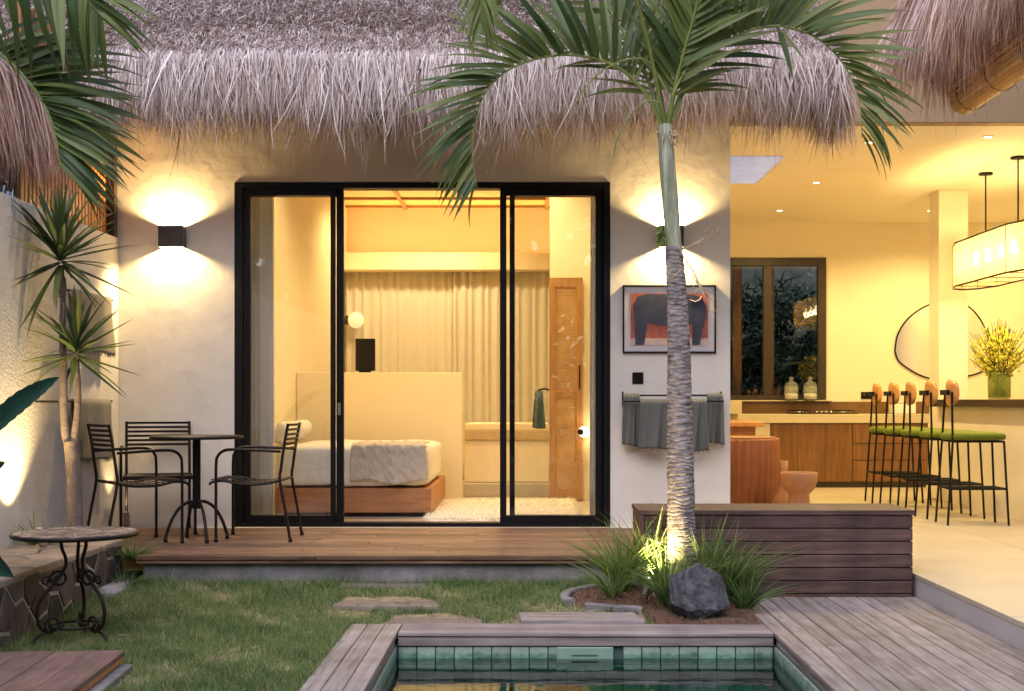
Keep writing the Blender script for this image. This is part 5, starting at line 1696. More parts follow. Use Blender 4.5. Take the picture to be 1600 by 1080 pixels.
bt = thing('bistro_table', 'round black bistro table with four curved feet on the terrace', 'table', (-2.345, 9.25, 0))
mb = MB(); mb.lathe([(.0, .717), (.315, .717), (.322, .722), (.322, .734), (.316, .738), (.0, .738)], 48); mb.build('table_top', M['bronze'], bt)
mb = MB(); mb.box((-.026, -.026, .225), (.026, .026, .717)); mb.build('post', M['black'], bt, rot=(0, 0, R(10)))
for k in range(4):
    a_ = R(32) + k * PI / 2
    c_, s_ = math.cos(a_), math.sin(a_)
    mb = MB()
    mb.tube(smooth_path([(r_ * c_, r_ * s_, z) for r_, z in ((.02, .275), (.07, .268), (.13, .225), (.18, .145), (.215, .05), (.222, .012))], 5), .0115, 8)
    mb.lathe([(.0, 0), (.015, 0), (.014, .035), (.0, .035)], 10, (.222 * c_, .222 * s_, 0))
    mb.build('curved_leg', M['bronze'], bt)

# ================================================================== MOSAIC TABLE ON THE LAWN
mt = thing('mosaic_table', 'small round mosaic topped table with scrolled iron legs on the lawn', 'table', (-2.37, 6.85, lawn_h(-2.37, 6.85)))
HT = .575
mb = MB(); mb.lathe([(.0, HT - .022), (.312, HT - .022), (.322, HT - .014), (.322, HT - .004), (.308, HT - .002), (.0, HT - .002)], 48); mb.build('table_rim', M['bronze'], mt)
M['mosaic'] = mat('mosaic_piece', (0.17, 0.125, 0.10), 0.45, 0.3, 30, rnd=0.6, c2=(0.24, 0.18, 0.15))
r_ = random.Random(9)
for ring, (r0, r1, nn) in enumerate([(.004, .07, 6), (.074, .14, 12), (.144, .21, 16), (.214, .262, 20), (.266, .305, 26)]):
    for k in range(nn):
        a0, a1 = 2 * PI * (k + .06) / nn + ring * .2, 2 * PI * (k + .94) / nn + ring * .2
        poly = [(r0 * math.cos(a0), r0 * math.sin(a0)), (r1 * math.cos(a0), r1 * math.sin(a0)), (r1 * math.cos((a0 + a1) / 2) * 1.01, r1 * math.sin((a0 + a1) / 2) * 1.01), (r1 * math.cos(a1), r1 * math.sin(a1)), (r0 * math.cos(a1), r0 * math.sin(a1))]
        stone_slab('mosaic_piece', poly, XY, HT - .004, HT + .002 + r_.uniform(0, .0012), M['mosaic'], mt, .004)
def spiral(cx, cz, r, a0, turns, n=22):
    return [(cx + r * (1 - .75 * t) * math.cos(a0 + turns * 2 * PI * t), cz + r * (1 - .75 * t) * math.sin(a0 + turns * 2 * PI * t)) for t in np.linspace(0, 1, n)]
for k in range(3):
    a_ = R(-24) + k * 2 * PI / 3
    c_, s_ = math.cos(a_), math.sin(a_)
    to3 = lambda p: (p[0] * c_, p[0] * s_, p[1])
    mb = MB()
    main = smooth_path([to3(p) for p in ((.075, .555), (.070, .50), (.050, .44), (.055, .39), (.115, .31), (.175, .24), (.195, .17), (.180, .10), (.135, .065), (.095, .085))], 6)
    mb.tube(main, .0095, 8)
    mb.build('scroll_leg', M['bronze'], mt)
    mb = MB()
    mb.tube([to3(p) for p in spiral(.115, .105, .045, -1.2, 1.3)], .0075, 7)
    mb.build('scroll', M['bronze'], mt)
    mb = MB(); mb.tube([to3(p) for p in spiral(.085, .335, .050, -.3, 1.4)], .0075, 7); mb.build('scroll', M['bronze'], mt)
    mb = MB(); mb.tube([to3(p) for p in spiral(.150, .33, .028, 3.4, -1.2)], .006, 7); mb.build('scroll', M['bronze'], mt)
    mb = MB()
    mb.tube(smooth_path([to3(p) for p in ((.06, .10), (.12, .075), (.185, .055), (.225, .012))], 5), .0085, 8)
    mb.build('foot', M['bronze'], mt)
mb = MB(); mb.tube([(.13 * math.cos(q), .13 * math.sin(q), .09) for q in np.linspace(0, 2 * PI, 33)], .007, 7); mb.build('leg_ring', M['bronze'], mt)

# ================================================================== BEDROOM
bd = wthing('bed', 'low wooden platform bed with white bedding inside the bedroom', 'bed', (-1.5, 12.0, 0))
bx('bed_base', M['bedwood'], (-2.14, 11.1, .036), (-.83, 12.95, .245), bd, .006)
bx('shadow_plinth', M['dark_frame'], (-2.09, 11.16, .001), (-.89, 12.9, .035), bd, .002)  # recessed support, its dark colour standing in for the recess shadow
mb = MB()
def mattress(u, v):
    # cross-section rounded box swept; u round, v along y
    return None
def rbox(x0, x1, y0, y1, z0, z1, r, wob, seed, n=10):
    """soft box: subdivided cube with rounded corners and gentle wobble"""
    bm = bmesh.new(); bmesh.ops.create_cube(bm, size=1); bmesh.ops.subdivide_edges(bm, edges=bm.edges, cuts=n, use_grid_fill=True)
    rr = random.Random(seed); ph = [rr.random() * 6 for _ in range(8)]
    sx, sy, sz = x1 - x0, y1 - y0, z1 - z0
    for v in bm.verts:
        p = Vector((v.co.x * sx, v.co.y * sy, v.co.z * sz))
        q = Vector((max(-sx / 2 + r, min(sx / 2 - r, p.x)), max(-sy / 2 + r, min(sy / 2 - r, p.y)), max(-sz / 2 + r, min(sz / 2 - r, p.z))))
        d_ = p - q
        if d_.length > 1e-6: p = q + d_.normalized() * min(d_.length, r)
        k = wob * (math.sin(p.x * 9 + ph[0]) * math.sin(p.y * 7 + ph[1]) + .6 * math.sin(p.x * 21 + p.z * 13 + ph[2]) * math.sin(p.y * 17 + ph[3]))
        p.z += k if p.z > -sz / 2 + .02 else 0
        p.x += k * .6; p.y += wob * .8 * math.sin(p.x * 14 + ph[4]) * math.sin(p.z * 11 + ph[5])
        v.co = p + Vector(((x0 + x1) / 2, (y0 + y1) / 2, (z0 + z1) / 2))
    me = bpy.data.meshes.new('soft'); bm.to_mesh(me); bm.free()
    for p in me.polygons: p.use_smooth = True
    return me
me = rbox(-2.16, -.855, 11.09, 12.93, .247, .60, .07, .007, 1); me.materials.append(M['linen']); obj('bedding', me, bd)
for (x0, x1, y0, y1, z0, z1, rz, lab) in [(-2.30, -2.155, 11.55, 12.1, .60, .80, 32, 'white pillow leaning at the near side of the bed head'), (-2.30, -2.155, 12.25, 12.8, .603, .80, 32, 'white pillow leaning at the far side of the bed head')]:
    me = rbox(-(x1 - x0) / 2, (x1 - x0) / 2, -(y1 - y0) / 2, (y1 - y0) / 2, -(z1 - z0) / 2, (z1 - z0) / 2, .065, .014, int(x0 * -50 + y0)); me.materials.append(M['linen'])
    o = obj('pillow', me, None, ((x0 + x1) / 2 + .03, (y0 + y1) / 2, (z0 + z1) / 2), (0, R(rz), 0)); tag(o, lab, 'pillow', 'pillows on the bed')
# throw over the front edge
mb = MB()
def throwf(u, v):
    x = -1.50 + u * .62
    s = v * .85
    wr = .009 * math.sin(u * 19 + v * 6) * math.sin(v * 15 + u * 4) + .012 * math.sin(u * 34 + v * 17) * math.sin(v * 23 - u * 13) + .006 * math.sin(u * 55 + v * 41)
    if s < .30:
        z = .30 + s + .018 * math.sin(u * 8); y = 11.072 - .012 - abs(wr) * 1.5 - .012 * math.sin(u * 23 + v * 3) * (1 - s / .3)
        x += .035 * math.sin((1 - s / .3) * 1.5) * (u - .3)
    else:
        k = min(1, (s - .30) / .10); y = 11.055 + (s - .30) * (1 - .45 * (1 - k)); z = .60 + .018 * math.sin(k * PI / 2) + abs(wr) * .8
    return (x, y, z)
mb.grid(throwf, 50, 60)
o = mb.build('throw_blanket', M['throw'], None, solid=.006); tag(o, 'crumpled beige throw blanket draped over the front of the bed', 'blanket')

tv = wthing('screen', 'small dark upright screen standing on the half wall behind the bed', 'screen', (-1.66, 13.27, 1.27))
bx('panel', M['screen'], (-1.757, 13.255, 1.285), (-1.557, 13.28, 1.612), tv, .004)
bx('stand', M['black'], (-1.72, 13.22, 1.269), (-1.60, 13.31, 1.284), tv, .003)
gl = thing('globe_lamp', 'white globe lamp on a dark bracket in the far bedroom corner', 'wall lamp', (-2.35, 16.5, 1.99))
mb = MB(); mb.tube([(.03, -.12, 0), (.09, -.12, 0)], .055, 16); mb.build('bracket', M['dark_frame'], gl)
mb = MB(); mb.lathe([(.001, -.1)] + [(.1 * math.cos(a_), .1 * math.sin(a_)) for a_ in np.linspace(-1.5, 1.5, 13)] + [(.001, .1)], 24, (.185, -.12, 0)); mb.build('globe', M['globe'], gl)

def curtain(name, label, x0, x1, y, z0, z1, nf, amp, m, seed, group=None):
    r = random.Random(seed); ph = r.random() * 6
    ax = np.linspace(0, 1, nf * 10 + 1)
    mb = MB()
    def fn(u, v):
        q = u * nf * 2 * PI
        a_ = amp * (.75 + .25 * math.sin(u * 5 + ph)) * (.85 + .15 * math.sin(v * 2 + u * 3))
        return (x0 + u * (x1 - x0) + .012 * math.sin(q * .5 + ph + v), y + a_ * math.sin(q + ph + .5 * math.sin(u * 13) + .15 * math.sin(v * 3)), z0 + v * (z1 - z0))
    mb.grid(fn, nf * 10 + 1, 12)
    o = mb.build(name, m, None, solid=.003)
    tag(o, label, 'curtain', group)
    return o
curtain('curtain', 'white curtain gathered at the left edge of the sliding doors', -2.33, -2.045, 10.56, .03, 3.40, 5, .035, M['curtain_w'], 1, 'white curtains at the doors')
curtain('curtain', 'white curtain gathered at the right edge of the sliding doors', .49, .66, 10.52, .03, 3.40, 4, .03, M['curtain_w'], 2, 'white curtains at the doors')
curtain('sheer_curtain', 'sheer pleated curtain hanging left of the gap at the rear window', -2.33, -.93, 16.5, .02, 2.62, 13, .022, M['curtain'], 3, 'sheer curtains at the rear of the bedroom')
curtain('sheer_curtain', 'sheer pleated curtain hanging right of the gap at the rear window', -.965, .32, 16.46, .02, 2.62, 13, .022, M['curtain'], 4, 'sheer curtains at the rear of the bedroom')

# rattan door
wdX0, wdX1, wdY = .197, .522, 12.86
wd_ = wthing('rattan_door', 'tall narrow honey coloured door with woven rattan panels', 'door', (.36, wdY, 0))
frame_ring('door_frame', wdX0, wdX1, .012, 2.19, wdY - .01, wdY + .028, .055, .055, .09, .10, M['teak_z'], wd_)
bx('mid_rail', M['teak_z'], (wdX0 + .055, wdY - .0095, 1.02), (wdX1 - .055, wdY + .027, 1.075), wd_, .002)
for (z0, z1) in ((.112, 1.02), (1.075, 2.10)):
    bx('rattan_panel', M['rattan'], (wdX0 + .05, wdY + .005, z0 - .004), (wdX1 - .05, wdY + .015, z1 + .004), wd_, 0)
    frame_ring('panel_bead', wdX0 + .055, wdX1 - .055, z0 + .001, z1 - .001, wdY - .004, wdY + .006, .010, .010, .010, .010, M['honey'], wd_)
mb = MB(); mb.tube([(wdX1 - .03, wdY - .045, 1.10), (wdX1 - .03, wdY - .045, 1.33)], .008, 8); mb.tube([(wdX1 - .03, wdY - .01, 1.12), (wdX1 - .03, wdY - .045, 1.12)], .006, 6); mb.tube([(wdX1 - .03, wdY - .01, 1.31), (wdX1 - .03, wdY - .045, 1.31)], .006, 6)
mb.build('pull_handle', M['bronze'], wd_)
rs = thing('round_wall_lamp', 'small round glowing wall lamp low beside the rattan door', 'wall lamp', (.50, 12.84, .68))
mb = MB(); mb.lathe([(.0, .0), (.030, .0), (.030, .05), (.0, .05)], 16); mb.build('lamp_body', M['bronze'], rs, (0, -.04, 0), (R(90), 0, 0))
mb = MB(); mb.lathe([(.0, .0), (.055, .0), (.055, .012), (.0, .012)], 20); mb.build('glow_ring', M['soft_glow'], rs, (.035, -.012, 0), (R(90), 0, 0))
light('lamp_beam', 'POINT', (.07, -.05, 0), 2.0, WARMER, rs, shadow_soft_size=.04)
th = thing('towel_ring', 'dark towel hook on the wall edge left of the rattan door', 'hook', (.20, 12.98, 1.09))
mb = MB(); mb.tube(smooth_path([(0, 0, 0), (-.05, 0, .012), (-.10, 0, .0), (-.12, 0, -.02)], 4), .009, 8); mb.build('hook_arm', M['bronze'], th)
o = towel('hand_towel', 'small grey green hand towel hanging on the hook by the rattan door', .055, .135, 12.98, 1.065, .36, .33, M['towel_green'], 21, None, False, flare=.05)

mb = MB()
def rugf(u, v):
    x, y = -.86 + u * 1.30, 10.62 + v * 2.15
    e = min(u, 1 - u, v, 1 - v)
    return (x + .01 * math.sin(v * 70) * (e < .02), y + .012 * math.sin(u * 60) * (e < .02), .004 + .028 * smoothstep(e / .03) + .004 * math.sin(x * 47) * math.sin(y * 41))
mb.grid(rugf, 60, 80)
rg = mb.build('rug', M['rug_flat'], None, solid=.004); tag(rg, 'cream shaggy rug on the bedroom floor behind the open doorway', 'rug')
N = 26000
u, v = rng.random(N), rng.random(N)
pl2 = blades('rug_pile', np.stack([-.86 + u * 1.30, 10.62 + v * 2.15, np.full(N, .026)], 1), rng.normal(0, .8, (N, 3)) + np.array([0, 0, .35]), rng.uniform(.012, .026, N), rng.uniform(.006, .010, N), rng.normal(0, .4, (N, 3)), M['rug_flat'], rg, 2); pl2['kind'] = 'stuff'

# ================================================================== DOWNLIGHTS
def downlight(label, x, y, zc, power, group, size=150, c_=WARM):
    t = thing('downlight', label, 'ceiling light', (x, y, zc), 0, group)
    mb = MB(); mb.lathe([(.034, -.001), (.050, -.001), (.052, -.006), (.036, -.008), (.034, -.001)], 20); mb.build('trim_ring', M['white'], t)
    mb = MB(); mb.lathe([(.0, -.0045), (.033, -.0045), (.033, -.002), (.0, -.002)], 20); mb.build('light_disc', M['glow'], t)
    light('down_beam', 'SPOT', (0, 0, -.02), power * .90, c_, t, spot_size=R(size), spot_blend=.6, shadow_soft_size=.06, aim=(0, 0, -1))
    return t
GB = 'recessed downlights in the bedroom ceiling'  # only the first is in view; the others are added to fill the room
for (x, y, p, lab) in [(-.905, 15.45, 38, 'recessed downlight glowing above the bathroom end of the bedroom'),
                       (-1.45, 11.9, 27, 'added fill downlight above the bed, hidden by the door head'),
                       (.1, 11.7, 40, 'added fill downlight above the rug, hidden by the door head'),
                       (-.25, 12.7, 58, 'added fill downlight just in front of the bath ledge'),
                       (-1.7, 15.3, 32, 'added fill downlight behind the half wall')]:
    downlight(lab, x, y, CEI, p * 2.05, GB, c_=AMBER)
GL = 'recessed downlights in the living room ceiling'  # lamps over the bar, nearest stool and far corner are added as fill
for (x, y, p, lab) in [(3.03, 11.7, 120, 'recessed downlight in the living ceiling nearest the palm leaf tip'),
                       (3.03, 13.85, 120, 'recessed downlight in the middle of the living ceiling'),
                       (3.03, 15.88, 105, 'recessed downlight in front of the kitchen window'),
                       (4.86, 15.9, 105, 'recessed downlight beside the top of the pillar'),
                       (5.9, 11.8, 100, 'added unseen fill downlight above the bar end'),
                       (5.9, 13.9, 90, 'added unseen fill downlight beyond the pendant lamp'),
                       (6.1, 15.9, 80, 'added unseen fill downlight in the far right kitchen corner'),
                       (4.0, 11.45, 110, 'added fill downlight above the nearest bar stool')]:
    downlight(lab, x, y, LC, p * .93, GL)

cv = thing('cove_light', 'warm light strip along the top of the bedroom curtain pelmet', 'light strip', (-.5, 16.62, 2.822))
bx('strip_channel', M['white'], (-1.84, -.02, 0), (1.88, .02, .012), cv, .002)
bx('strip_diffuser', M['glow'], (-1.83, -.014, .0125), (1.87, .014, .018), cv, 0)
light('cove_beam', 'AREA', (0.02, 0, .03), 14, COVE, cv, shape='RECTANGLE', size=3.6, size_y=.03, aim=(0, -1.1, 1))

# ================================================================== KITCHEN
kc = wthing('kitchen_unit', 'brown timber kitchen base unit with pale stone counter', 'kitchen unit', (3.6, 16.7, LZ))
KY = 16.5
mb = MB(); mb.box((3.03, KY + .02, LZ + .07), (5.02, 16.95, .70)); mb.build('carcass', M['cabinet'], kc)
bx('toe_kick', M['dark_frame'], (3.04, KY + .04, LZ + .001), (5.0, KY + .10, LZ + .069), kc, 0)
for k in range(3):
    w_ = (4.062 - 3.035) / 3
    bx('cabinet_door', M['cabinet'], (3.035 + k * w_ + .002, KY, LZ + .075), (3.035 + (k + 1) * w_ - .002, KY + .019, .692), kc, .002)
for (z0, z1) in ((-.03, .228), (.240, .438), (.450, .692)):
    d_ = bx('drawer_front', M['cabinet'], (4.068, KY - .001, z0), (5.015, KY + .019, z1), kc, .002)
bx('counter_slab', M['counter'], (2.62, KY - .03, .702), (5.05, 16.96, .815), kc, .005)
bx('end_panel', M['counter'], (2.62, KY - .01, LZ + .001), (3.028, KY + .02, .700), kc, .003)
bx('backsplash', M['splash'], (2.70, 16.965, .817), (9.0, 16.998, .972), kc, .002)
bx('side_splash', M['counter'], (2.50, 16.55, .817), (2.68, 16.95, .99), kc, .003)
hb = thing('gas_hob', 'black gas hob with round pan supports on the kitchen counter', 'hob', (3.72, 16.72, .816))
bx('glass_plate', M['black'], (-.42, -.20, 0), (.42, .20, .010), hb, .003)
for x in (-.28, .28):
    mb = MB(); mb.tube([(x + .12 * math.cos(q), .12 * math.sin(q), .045) for q in np.linspace(0, 2 * PI, 25)], .008, 6)
    for q in range(4):
        mb.tube([(x + .05 * math.cos(q * PI / 2), .05 * math.sin(q * PI / 2), .045), (x + .14 * math.cos(q * PI / 2), .14 * math.sin(q * PI / 2), .045), (x + .14 * math.cos(q * PI / 2), .14 * math.sin(q * PI / 2), .008)], .007, 6)
    mb.build('pan_support', M['black'], hb)
    mb = MB(); mb.lathe([(.0, .01), (.055, .01), (.055, .028), (.045, .034), (.0, .034)], 20, (x, 0, 0)); mb.build('burner', M['steel'], hb)
for k in range(4):
    mb = MB(); mb.lathe([(.0, 0), (.018, 0), (.016, .026), (.0, .026)], 14, (-.09 + k * .06, -.15, .011)); mb.build('knob', M['steel'], hb)
for k, (px, lab) in enumerate(((1236.5, 'ribbed glass jar with domed lid, left of two on the sill'), (1266, 'ribbed glass jar with domed lid, right of two on the sill'))):
    c = W(px, 620, 16.86)
    j = thing('glass_jar', lab, 'glass jar', (c.x, 16.86, .992), 0, 'glass jars on the kitchen window sill')
    mb = MB(); mb.lathe([(.0, .0), (.085, .0), (.090, .01), (.090, .16), (.082, .185), (.078, .185), (.084, .16), (.084, .012), (.0, .008)], 28, flute=.02, nf=14); mb.build('jar_body', M['jar'], j)
    mb = MB(); mb.lathe([(.0, .187), (.086, .187), (.088, .195), (.06, .225), (.03, .24), (.022, .255), (.034, .275), (.022, .295), (.0, .30)], 28); mb.build('jar_lid', M['jar'], j)
    mb = MB(); mb.lathe([(.0, .012), (.080, .012), (.081, .075), (.06, .085), (.0, .09)], 20); mb.build('jar_filling', M['white'], j)
for k, px in enumerate((1350.5, 1360)):
    c = W(px, 618, 16.99)
    s_ = thing('wall_socket', ('black wall socket, left of the pair beside the stools', 'black wall socket, right of the pair beside the stools')[k], 'socket', (c.x, 16.998, c.z), 0, 'black sockets on the kitchen wall')
    bx('plate', M['black'], (-.042, -.010, -.045), (.042, -.0005, .045), s_, .003)
    mb = MB(); mb.lathe([(.0, 0), (.026, 0), (.026, .004), (.0, .004)], 16); mb.build('outlet', M['screen'], s_, (0, -.0105, 0), (R(90), 0, 0))
c = W(1414, 640, 16.6)
cn = thing('canister', 'white square canister standing on the kitchen counter behind the stools', 'canister', (c.x, 16.72, .816))
bx('canister_body', M['white'], (-.15, -.09, 0), (.15, .09, .14), cn, .012); bx('canister_lid', M['white'], (-.155, -.095, .141), (.155, .095, .16), cn, .006)

# leaf shaped mirror
mr = thing('wall_mirror', 'pebble shaped mirror with thin black rim behind the pillar', 'mirror', (W(1470, 530, 16.99).x, 16.998, W(0, 532, 16.99).z))
mpx = [(1398, 548), (1403, 522), (1420, 497), (1448, 478), (1480, 470), (1508, 476), (1530, 497), (1545, 530), (1549, 560), (1540, 577), (1515, 587), (1478, 591), (1448, 590), (1422, 578), (1404, 564)]
out = smooth_path([W(x, y, 16.99) - Vector((mr.location.x, 16.99, mr.location.z)) for x, y in mpx + [mpx[0]]], 6)[:-1]
poly = [(p.x, p.z) for p in out]
mb = MB(); mb.prism(poly, XZ, -.012, -.004); mb.build('mirror_glass', M['mirror'], mr)
mb = MB(); mb.tube([(p.x, -.010, p.z) for p in out] + [(out[0].x, -.010, out[0].z)], .011, 6); mb.build('mirror_rim', M['black'], mr)

# bar counter
bc = wthing('bar_counter', 'plastered bar counter with a long dark top', 'bar', (5.0, 12.0, LZ))
mb = MB(); mb.box((4.47, 9.2, LZ + .001), (4.62, 14.34, .918)); mb.build('bar_wall', M['cream'], bc)
bx('bar_top', M['bar_top'], (4.37, 9.15, .920), (5.10, 14.345, .998), bc, .005)
bx('bar_top', M['bar_top'], (4.805, 14.35, .920), (5.60, 14.70, .998), bc, .005)

def bar_stool(label, loc):
    """faces local +x towards the bar"""
    t = thing('bar_stool', label, 'bar stool', loc, 0, 'green seated bar stools along the bar')
    for (x, y, xt, yt, h) in ((-.265, -.17, -.215, -.15, 1.17), (-.265, .17, -.215, .15, 1.17), (.27, -.17, .235, -.15, .735), (.27, .17, .235, .15, .735)):
        mb = MB(); mb.tube([(x, y, 0), (xt, yt, .735)] + ([(-.205, y * .55, 1.17)] if h > 1 else []), .0105, 8); mb.build('leg', M['black'], t)
    for z, fx, bx_, w_, nm in ((.735, .235, -.215, .15, 'seat_frame'), (.32, .257, -.245, .162, 'foot_rail')):
        mb = MB(); mb.tube([(fx, -w_, z), (fx, w_, z), (bx_, w_, z), (bx_, -w_, z), (fx, -w_, z)], .010, 6)
        mb.build(nm, M['black'], t)
    for k in range(3):
        mb = MB(); mb.tube([(.257, -.09 + k * .09, .322), (-.245, -.09 + k * .09, .322)], .006, 6); mb.build('foot_rod', M['black'], t)
    prof = []
    vs, fs = [], []
    n = 32
    for (sc, z) in ((.90, .748), (.98, .753), (1.01, .770), (1.0, .792), (.93, .808), (.70, .818), (.35, .822), (.02, .822)):
        for j in range(n):
            a_ = 2 * PI * j / n
            ex = abs(math.cos(a_)) ** .55 * math.copysign(1, math.cos(a_)); ey = abs(math.sin(a_)) ** .55 * math.copysign(1, math.sin(a_))
            vs.append((.01 + .265 * sc * ex, .19 * sc * ey, z))
    for i in range(7):
        for j in range(n): fs.append((i * n + j, i * n + (j + 1) % n, (i + 1) * n + (j + 1) % n, (i + 1) * n + j))
    mb = MB(); mb.add(vs, fs, True); mb.add(vs[:n], [tuple(reversed(range(n)))]); mb.build('seat', M['green_seat'], t)
    # curved wooden back pad
    mb = MB(); vs, fs = [], []
    nu, nv = 13, 11
    for s in (0, 1):
        for j in range(nv):
            for i in range(nu):
                u, v = i / (nu - 1) * 2 - 1, j / (nv - 1) * 2 - 1
                k = (1 - abs(v) ** 4) ** .25 if abs(v) < 1 else 0
                y = .135 * u * (.45 + .55 * k) 
                z = 1.165 + .118 * v * ((1 - abs(u) ** 4) ** .25 * .6 + .4)
                x = -.205 + .055 * u * u + (.017 if s else -.017) * (1 - max(abs(u), abs(v)) ** 6)
                vs.append((x, y, z))
    for s in (0, 1):
        o_ = s * nu * nv
        for j in range(nv - 1):
            for i in range(nu - 1):
                fs.append((o_ + j * nu + i, o_ + j * nu + i + 1, o_ + (j + 1) * nu + i + 1, o_ + (j + 1) * nu + i))
    mb.add(vs, fs, True); mb.build('back_pad', M['honey'], t)
    mb = MB(); mb.box((-.250, -.10, 1.145), (-.224, .10, 1.19)); mb.build('pad_bracket', M['black'], t)
    return t
st_l = ['bar stool nearest the terrace, its whole green seat in view', 'second bar stool counted from the terrace', 'middle bar stool of the row of five', 'fourth bar stool from the terrace, second from the kitchen', 'bar stool farthest from the terrace, nearest the kitchen drawers']
s0_ = None
for k in range(5):
    loc = (3.93, 11.66 + k * .625, LZ)
    if s0_ is None:
        s0_ = bar_stool(st_l[0], loc)
    else:
        c_ = copy_tree(s0_); c_.location = loc; c_['label'] = st_l[k]; c_.rotation_euler = (0, 0, R((0, 2, -3, 1.5, -2)[k]))

# pendant lamp above the bar
pn = thing('pendant_lamp', 'long woven pendant lamp with black rims hanging over the bar', 'pendant lamp', (4.62, 12.85, LC))
xs_ = .215
ring = [(-xs_, .72), (-.13, 1.05), (0, 1.16), (.13, 1.05), (xs_, .72), (xs_, -.72), (.13, -1.05), (0, -1.16), (-.13, -1.05), (-xs_, -.72)]
zt_, zb_2 = 2.615 - LC, 2.17 - LC
for z in (zt_, zb_2):
    mb = MB(); mb.tube([(x, y, z) for x, y in ring + [ring[0]]], .010, 6)
    mb.build('rim', M['black'], pn)
mb = MB(); vs = [(x, y, z) for z in (zb_2, zt_) for x, y in ring]; n = len(ring)
mb.add(vs, [(j, (j + 1) % n, n + (j + 1) % n, n + j) for j in range(n)])
mb.build('shade', M['shade'], pn)
mb = MB()
for x, y in ring: mb.tube([(x, y, zb_2), (x, y, zt_)], .0045, 5)
for y in (-.72, -.24, .24, .72): mb.tube([(-xs_, y, zb_2), (xs_, y, zb_2)], .005, 5); mb.tube([(-xs_, y, zt_), (xs_, y, zt_)], .005, 5)
mb.build('wire_frame', M['black'], pn)
for y in (.43, -.45):
    mb = MB(); mb.tube([(0, y, -.006), (0, y, zt_)], .008, 8); mb.lathe([(.0, 0), (.07, 0), (.07, -.022), (.0, -.022)], 20, (0, y, 0)); mb.build('rod', M['black'], pn)
mb = MB(); mb.tube([(0, -.9, zt_ - .05), (0, .9, zt_ - .05)], .012, 8)
for y in (.43, -.45): mb.tube([(0, y, zt_), (0, y, zt_ - .05)], .008, 6)
mb.build('lamp_bar', M['black'], pn)
for y in (.72, .36, 0, -.36, -.72):
    mb = MB(); mb.lathe([(.001, -.040), (.018, -.032), (.027, -.012), (.026, .008), (.016, .040), (.013, .070), (.013, .10), (.0, .10)], 16, (0, y, zt_ - .19)); mb.build('bulb', M['bulb'], pn)
    mb = MB(); mb.lathe([(.0, 0), (.02, 0), (.02, .05), (.0, .05)], 12, (0, y, zt_ - .10)); mb.build('bulb_holder', M['black'], pn)
    light('bulb_light', 'POINT', (0, y, zt_ - .20), 18, WARM, pn, shadow_soft_size=.045)

# vase with yellow flowers on the bar
vz = thing('flower_vase', 'green glass vase full of fluffy yellow flowers on the bar', 'flower vase', (4.585, 12.8, .999))
mb = MB(); mb.lathe([(.0, .0), (.098, .0), (.108, .02), (.110, .20), (.095, .255), (.088, .265), (.092, .31), (.086, .31), (.082, .265), (.104, .20), (.102, .02), (.0, .012)], 28, flute=.015, nf=18); mb.build('vase', M['green_glass'], vz)
mb = MB(); fl = MB()
for k in range(150):
    a_ = random.random() * 2 * PI; q = random.random() ** .6
    top = Vector((.30 * q * math.cos(a_), .30 * q * math.sin(a_), random.uniform(.50, .80) - .14 * q))
    b_ = Vector((.07 * q * math.cos(a_ + 2.5), .07 * q * math.sin(a_ + 2.5), .03))
    m_ = (b_ + top) / 2 * Vector((1, 1, 1)); m_.x *= .55; m_.y *= .55
    pth = smooth_path([b_, m_, top], 4)
    mb.tube(pth, .0035, 4)
    for s in range(14):
        u = .58 + .42 * s / 14
        p = pth[min(int(u * (len(pth) - 1)), len(pth) - 1)] + Vector((random.gauss(0, .014), random.gauss(0, .014), random.gauss(0, .022)))
        r_ = random.uniform(.009, .018)
        vs = [p + Vector((r_, 0, -r_ * .5)), p + Vector((-r_ * .5, r_ * .9, -r_ * .5)), p + Vector((-r_ * .5, -r_ * .9, -r_ * .5)), p + Vector((0, 0, r_ * 1.2))]
        fl.add(vs, [(0, 1, 3), (1, 2, 3), (2, 0, 3), (0, 2, 1)])
mb.build('flower_stems', M['stem'], vz); o = fl.build('flower_heads', M['flower'], vz); o['kind'] = 'stuff'

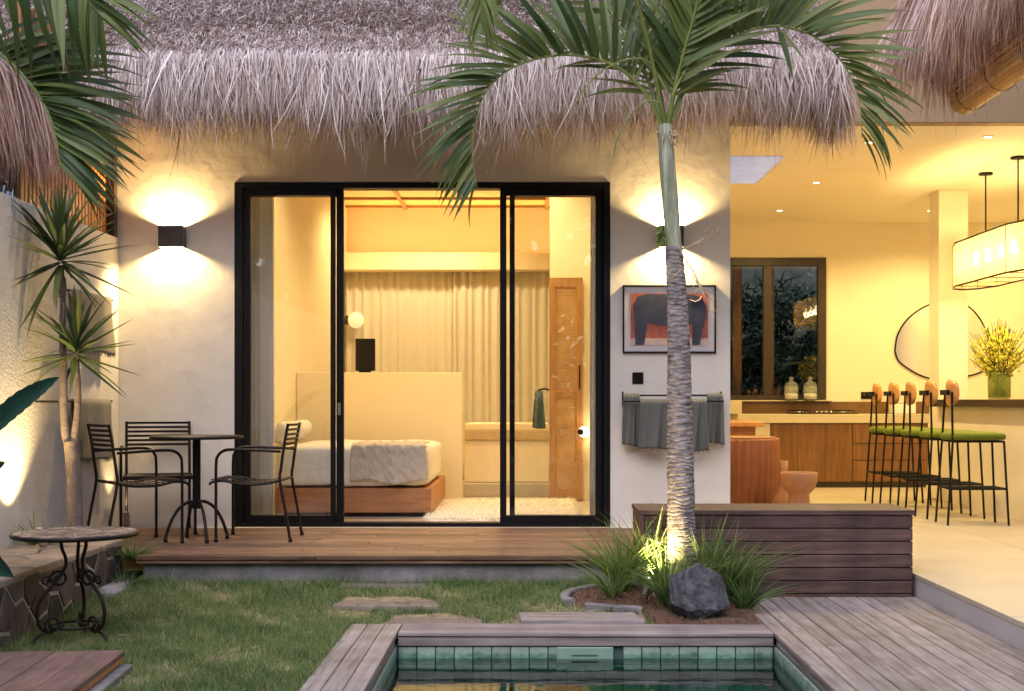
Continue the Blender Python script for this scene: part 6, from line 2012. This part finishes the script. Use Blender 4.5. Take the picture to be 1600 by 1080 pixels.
# ================================================================== LIVING ROOM OBJECTS BEHIND THE BENCH
pp = thing('fluted_drum', 'big terracotta coloured drum table with fluted sides behind the wall corner', 'side table', (1.92, 12.5, LZ))
mb = MB(); mb.lathe([(.0, .0), (.40, .0), (.42, .02), (.45, .40), (.452, .72), (.445, .735), (.43, .74), (.0, .74)], 160, flute=.03, nf=36); mb.build('drum_body', M['terracotta'], pp)
mb = MB(); mb.lathe([(.0, .742), (.42, .742), (.42, .752), (.0, .752)], 48); mb.build('drum_top', M['clay'], pp)
dt = wthing('dining_table', 'wooden dining table edge showing behind the house wall', 'table', (1.95, 14.2, LZ))
bx('table_top', M['honey'], (1.60, 13.6, .715), (2.44, 15.0, .765), dt, .006)
bx('apron', M['teak'], (1.64, 13.68, .62), (2.36, 14.92, .714), dt, .004)
for (x, y) in ((1.67, 13.72), (2.30, 13.72), (1.67, 14.85), (2.30, 14.85)): bx('leg', M['teak_z'], (x, y, LZ + .001), (x + .055, y + .055, .619), dt, .004)
bw = thing('clay_bowl', 'wide clay bowl on a narrow foot standing behind the bench', 'bowl', (2.385, 11.6, LZ))
mb = MB(); mb.lathe([(.0, .0), (.098, .0), (.094, .20), (.088, .265), (.105, .285), (.140, .325), (.156, .375), (.163, .455), (.158, .462), (.150, .455), (.142, .38), (.11, .33), (.0, .30)], 40); mb.build('bowl_body', M['clay'], bw)
bv = thing('bottle_vase', 'slim necked clay vase with a ribbed belly between drum and bowl', 'vase', (2.325, 12.0, LZ))
mb = MB(); mb.lathe([(.0, .0), (.075, .0), (.10, .06), (.105, .14), (.085, .21), (.055, .26), (.040, .31), (.036, .42), (.042, .545), (.034, .545), (.030, .42), (.0, .30)], 64, flute=.03, nf=16); mb.build('vase_body', M['clay'], bv)

# ================================================================== DARK GARDEN BEHIND THE KITCHEN WINDOW
for k, (x, y, lab) in enumerate(((2.6, 18.9, 'dark shrub behind the left kitchen window pane'), (3.6, 19.0, 'dark shrub behind the middle of the kitchen window'), (4.5, 19.3, 'dark shrub beyond the right edge of the kitchen window'))):
    dark_tree('garden_shrub', lab, (x, y, -.33), (.85, .6, 1.5), 4200, None, 'shrub', 'shrubs behind the kitchen window')
bk = wthing('backing_wall', 'tall dark backing wall added behind the shrubs to block the sky', 'wall', (3.5, 20.5, -.33))  # added dark backing that keeps bright sky out of the window
mb = MB(); mb.box((.5, 20.4, -.4), (8.5, 20.6, 5.6)); mb.build('wall_face', M['dark_backing'], bk)
for k, x in enumerate((2.78, 3.22)):
    o = bx('timber_post', M['cabinet'], (x, 17.9, -.34), (x + .12, 18.02, 3.0), None, .004); tag(o, ('timber post outside the kitchen window, left of two', 'timber post outside the kitchen window, right of two')[k], 'post', 'posts outside the kitchen window')

settle_world_things()
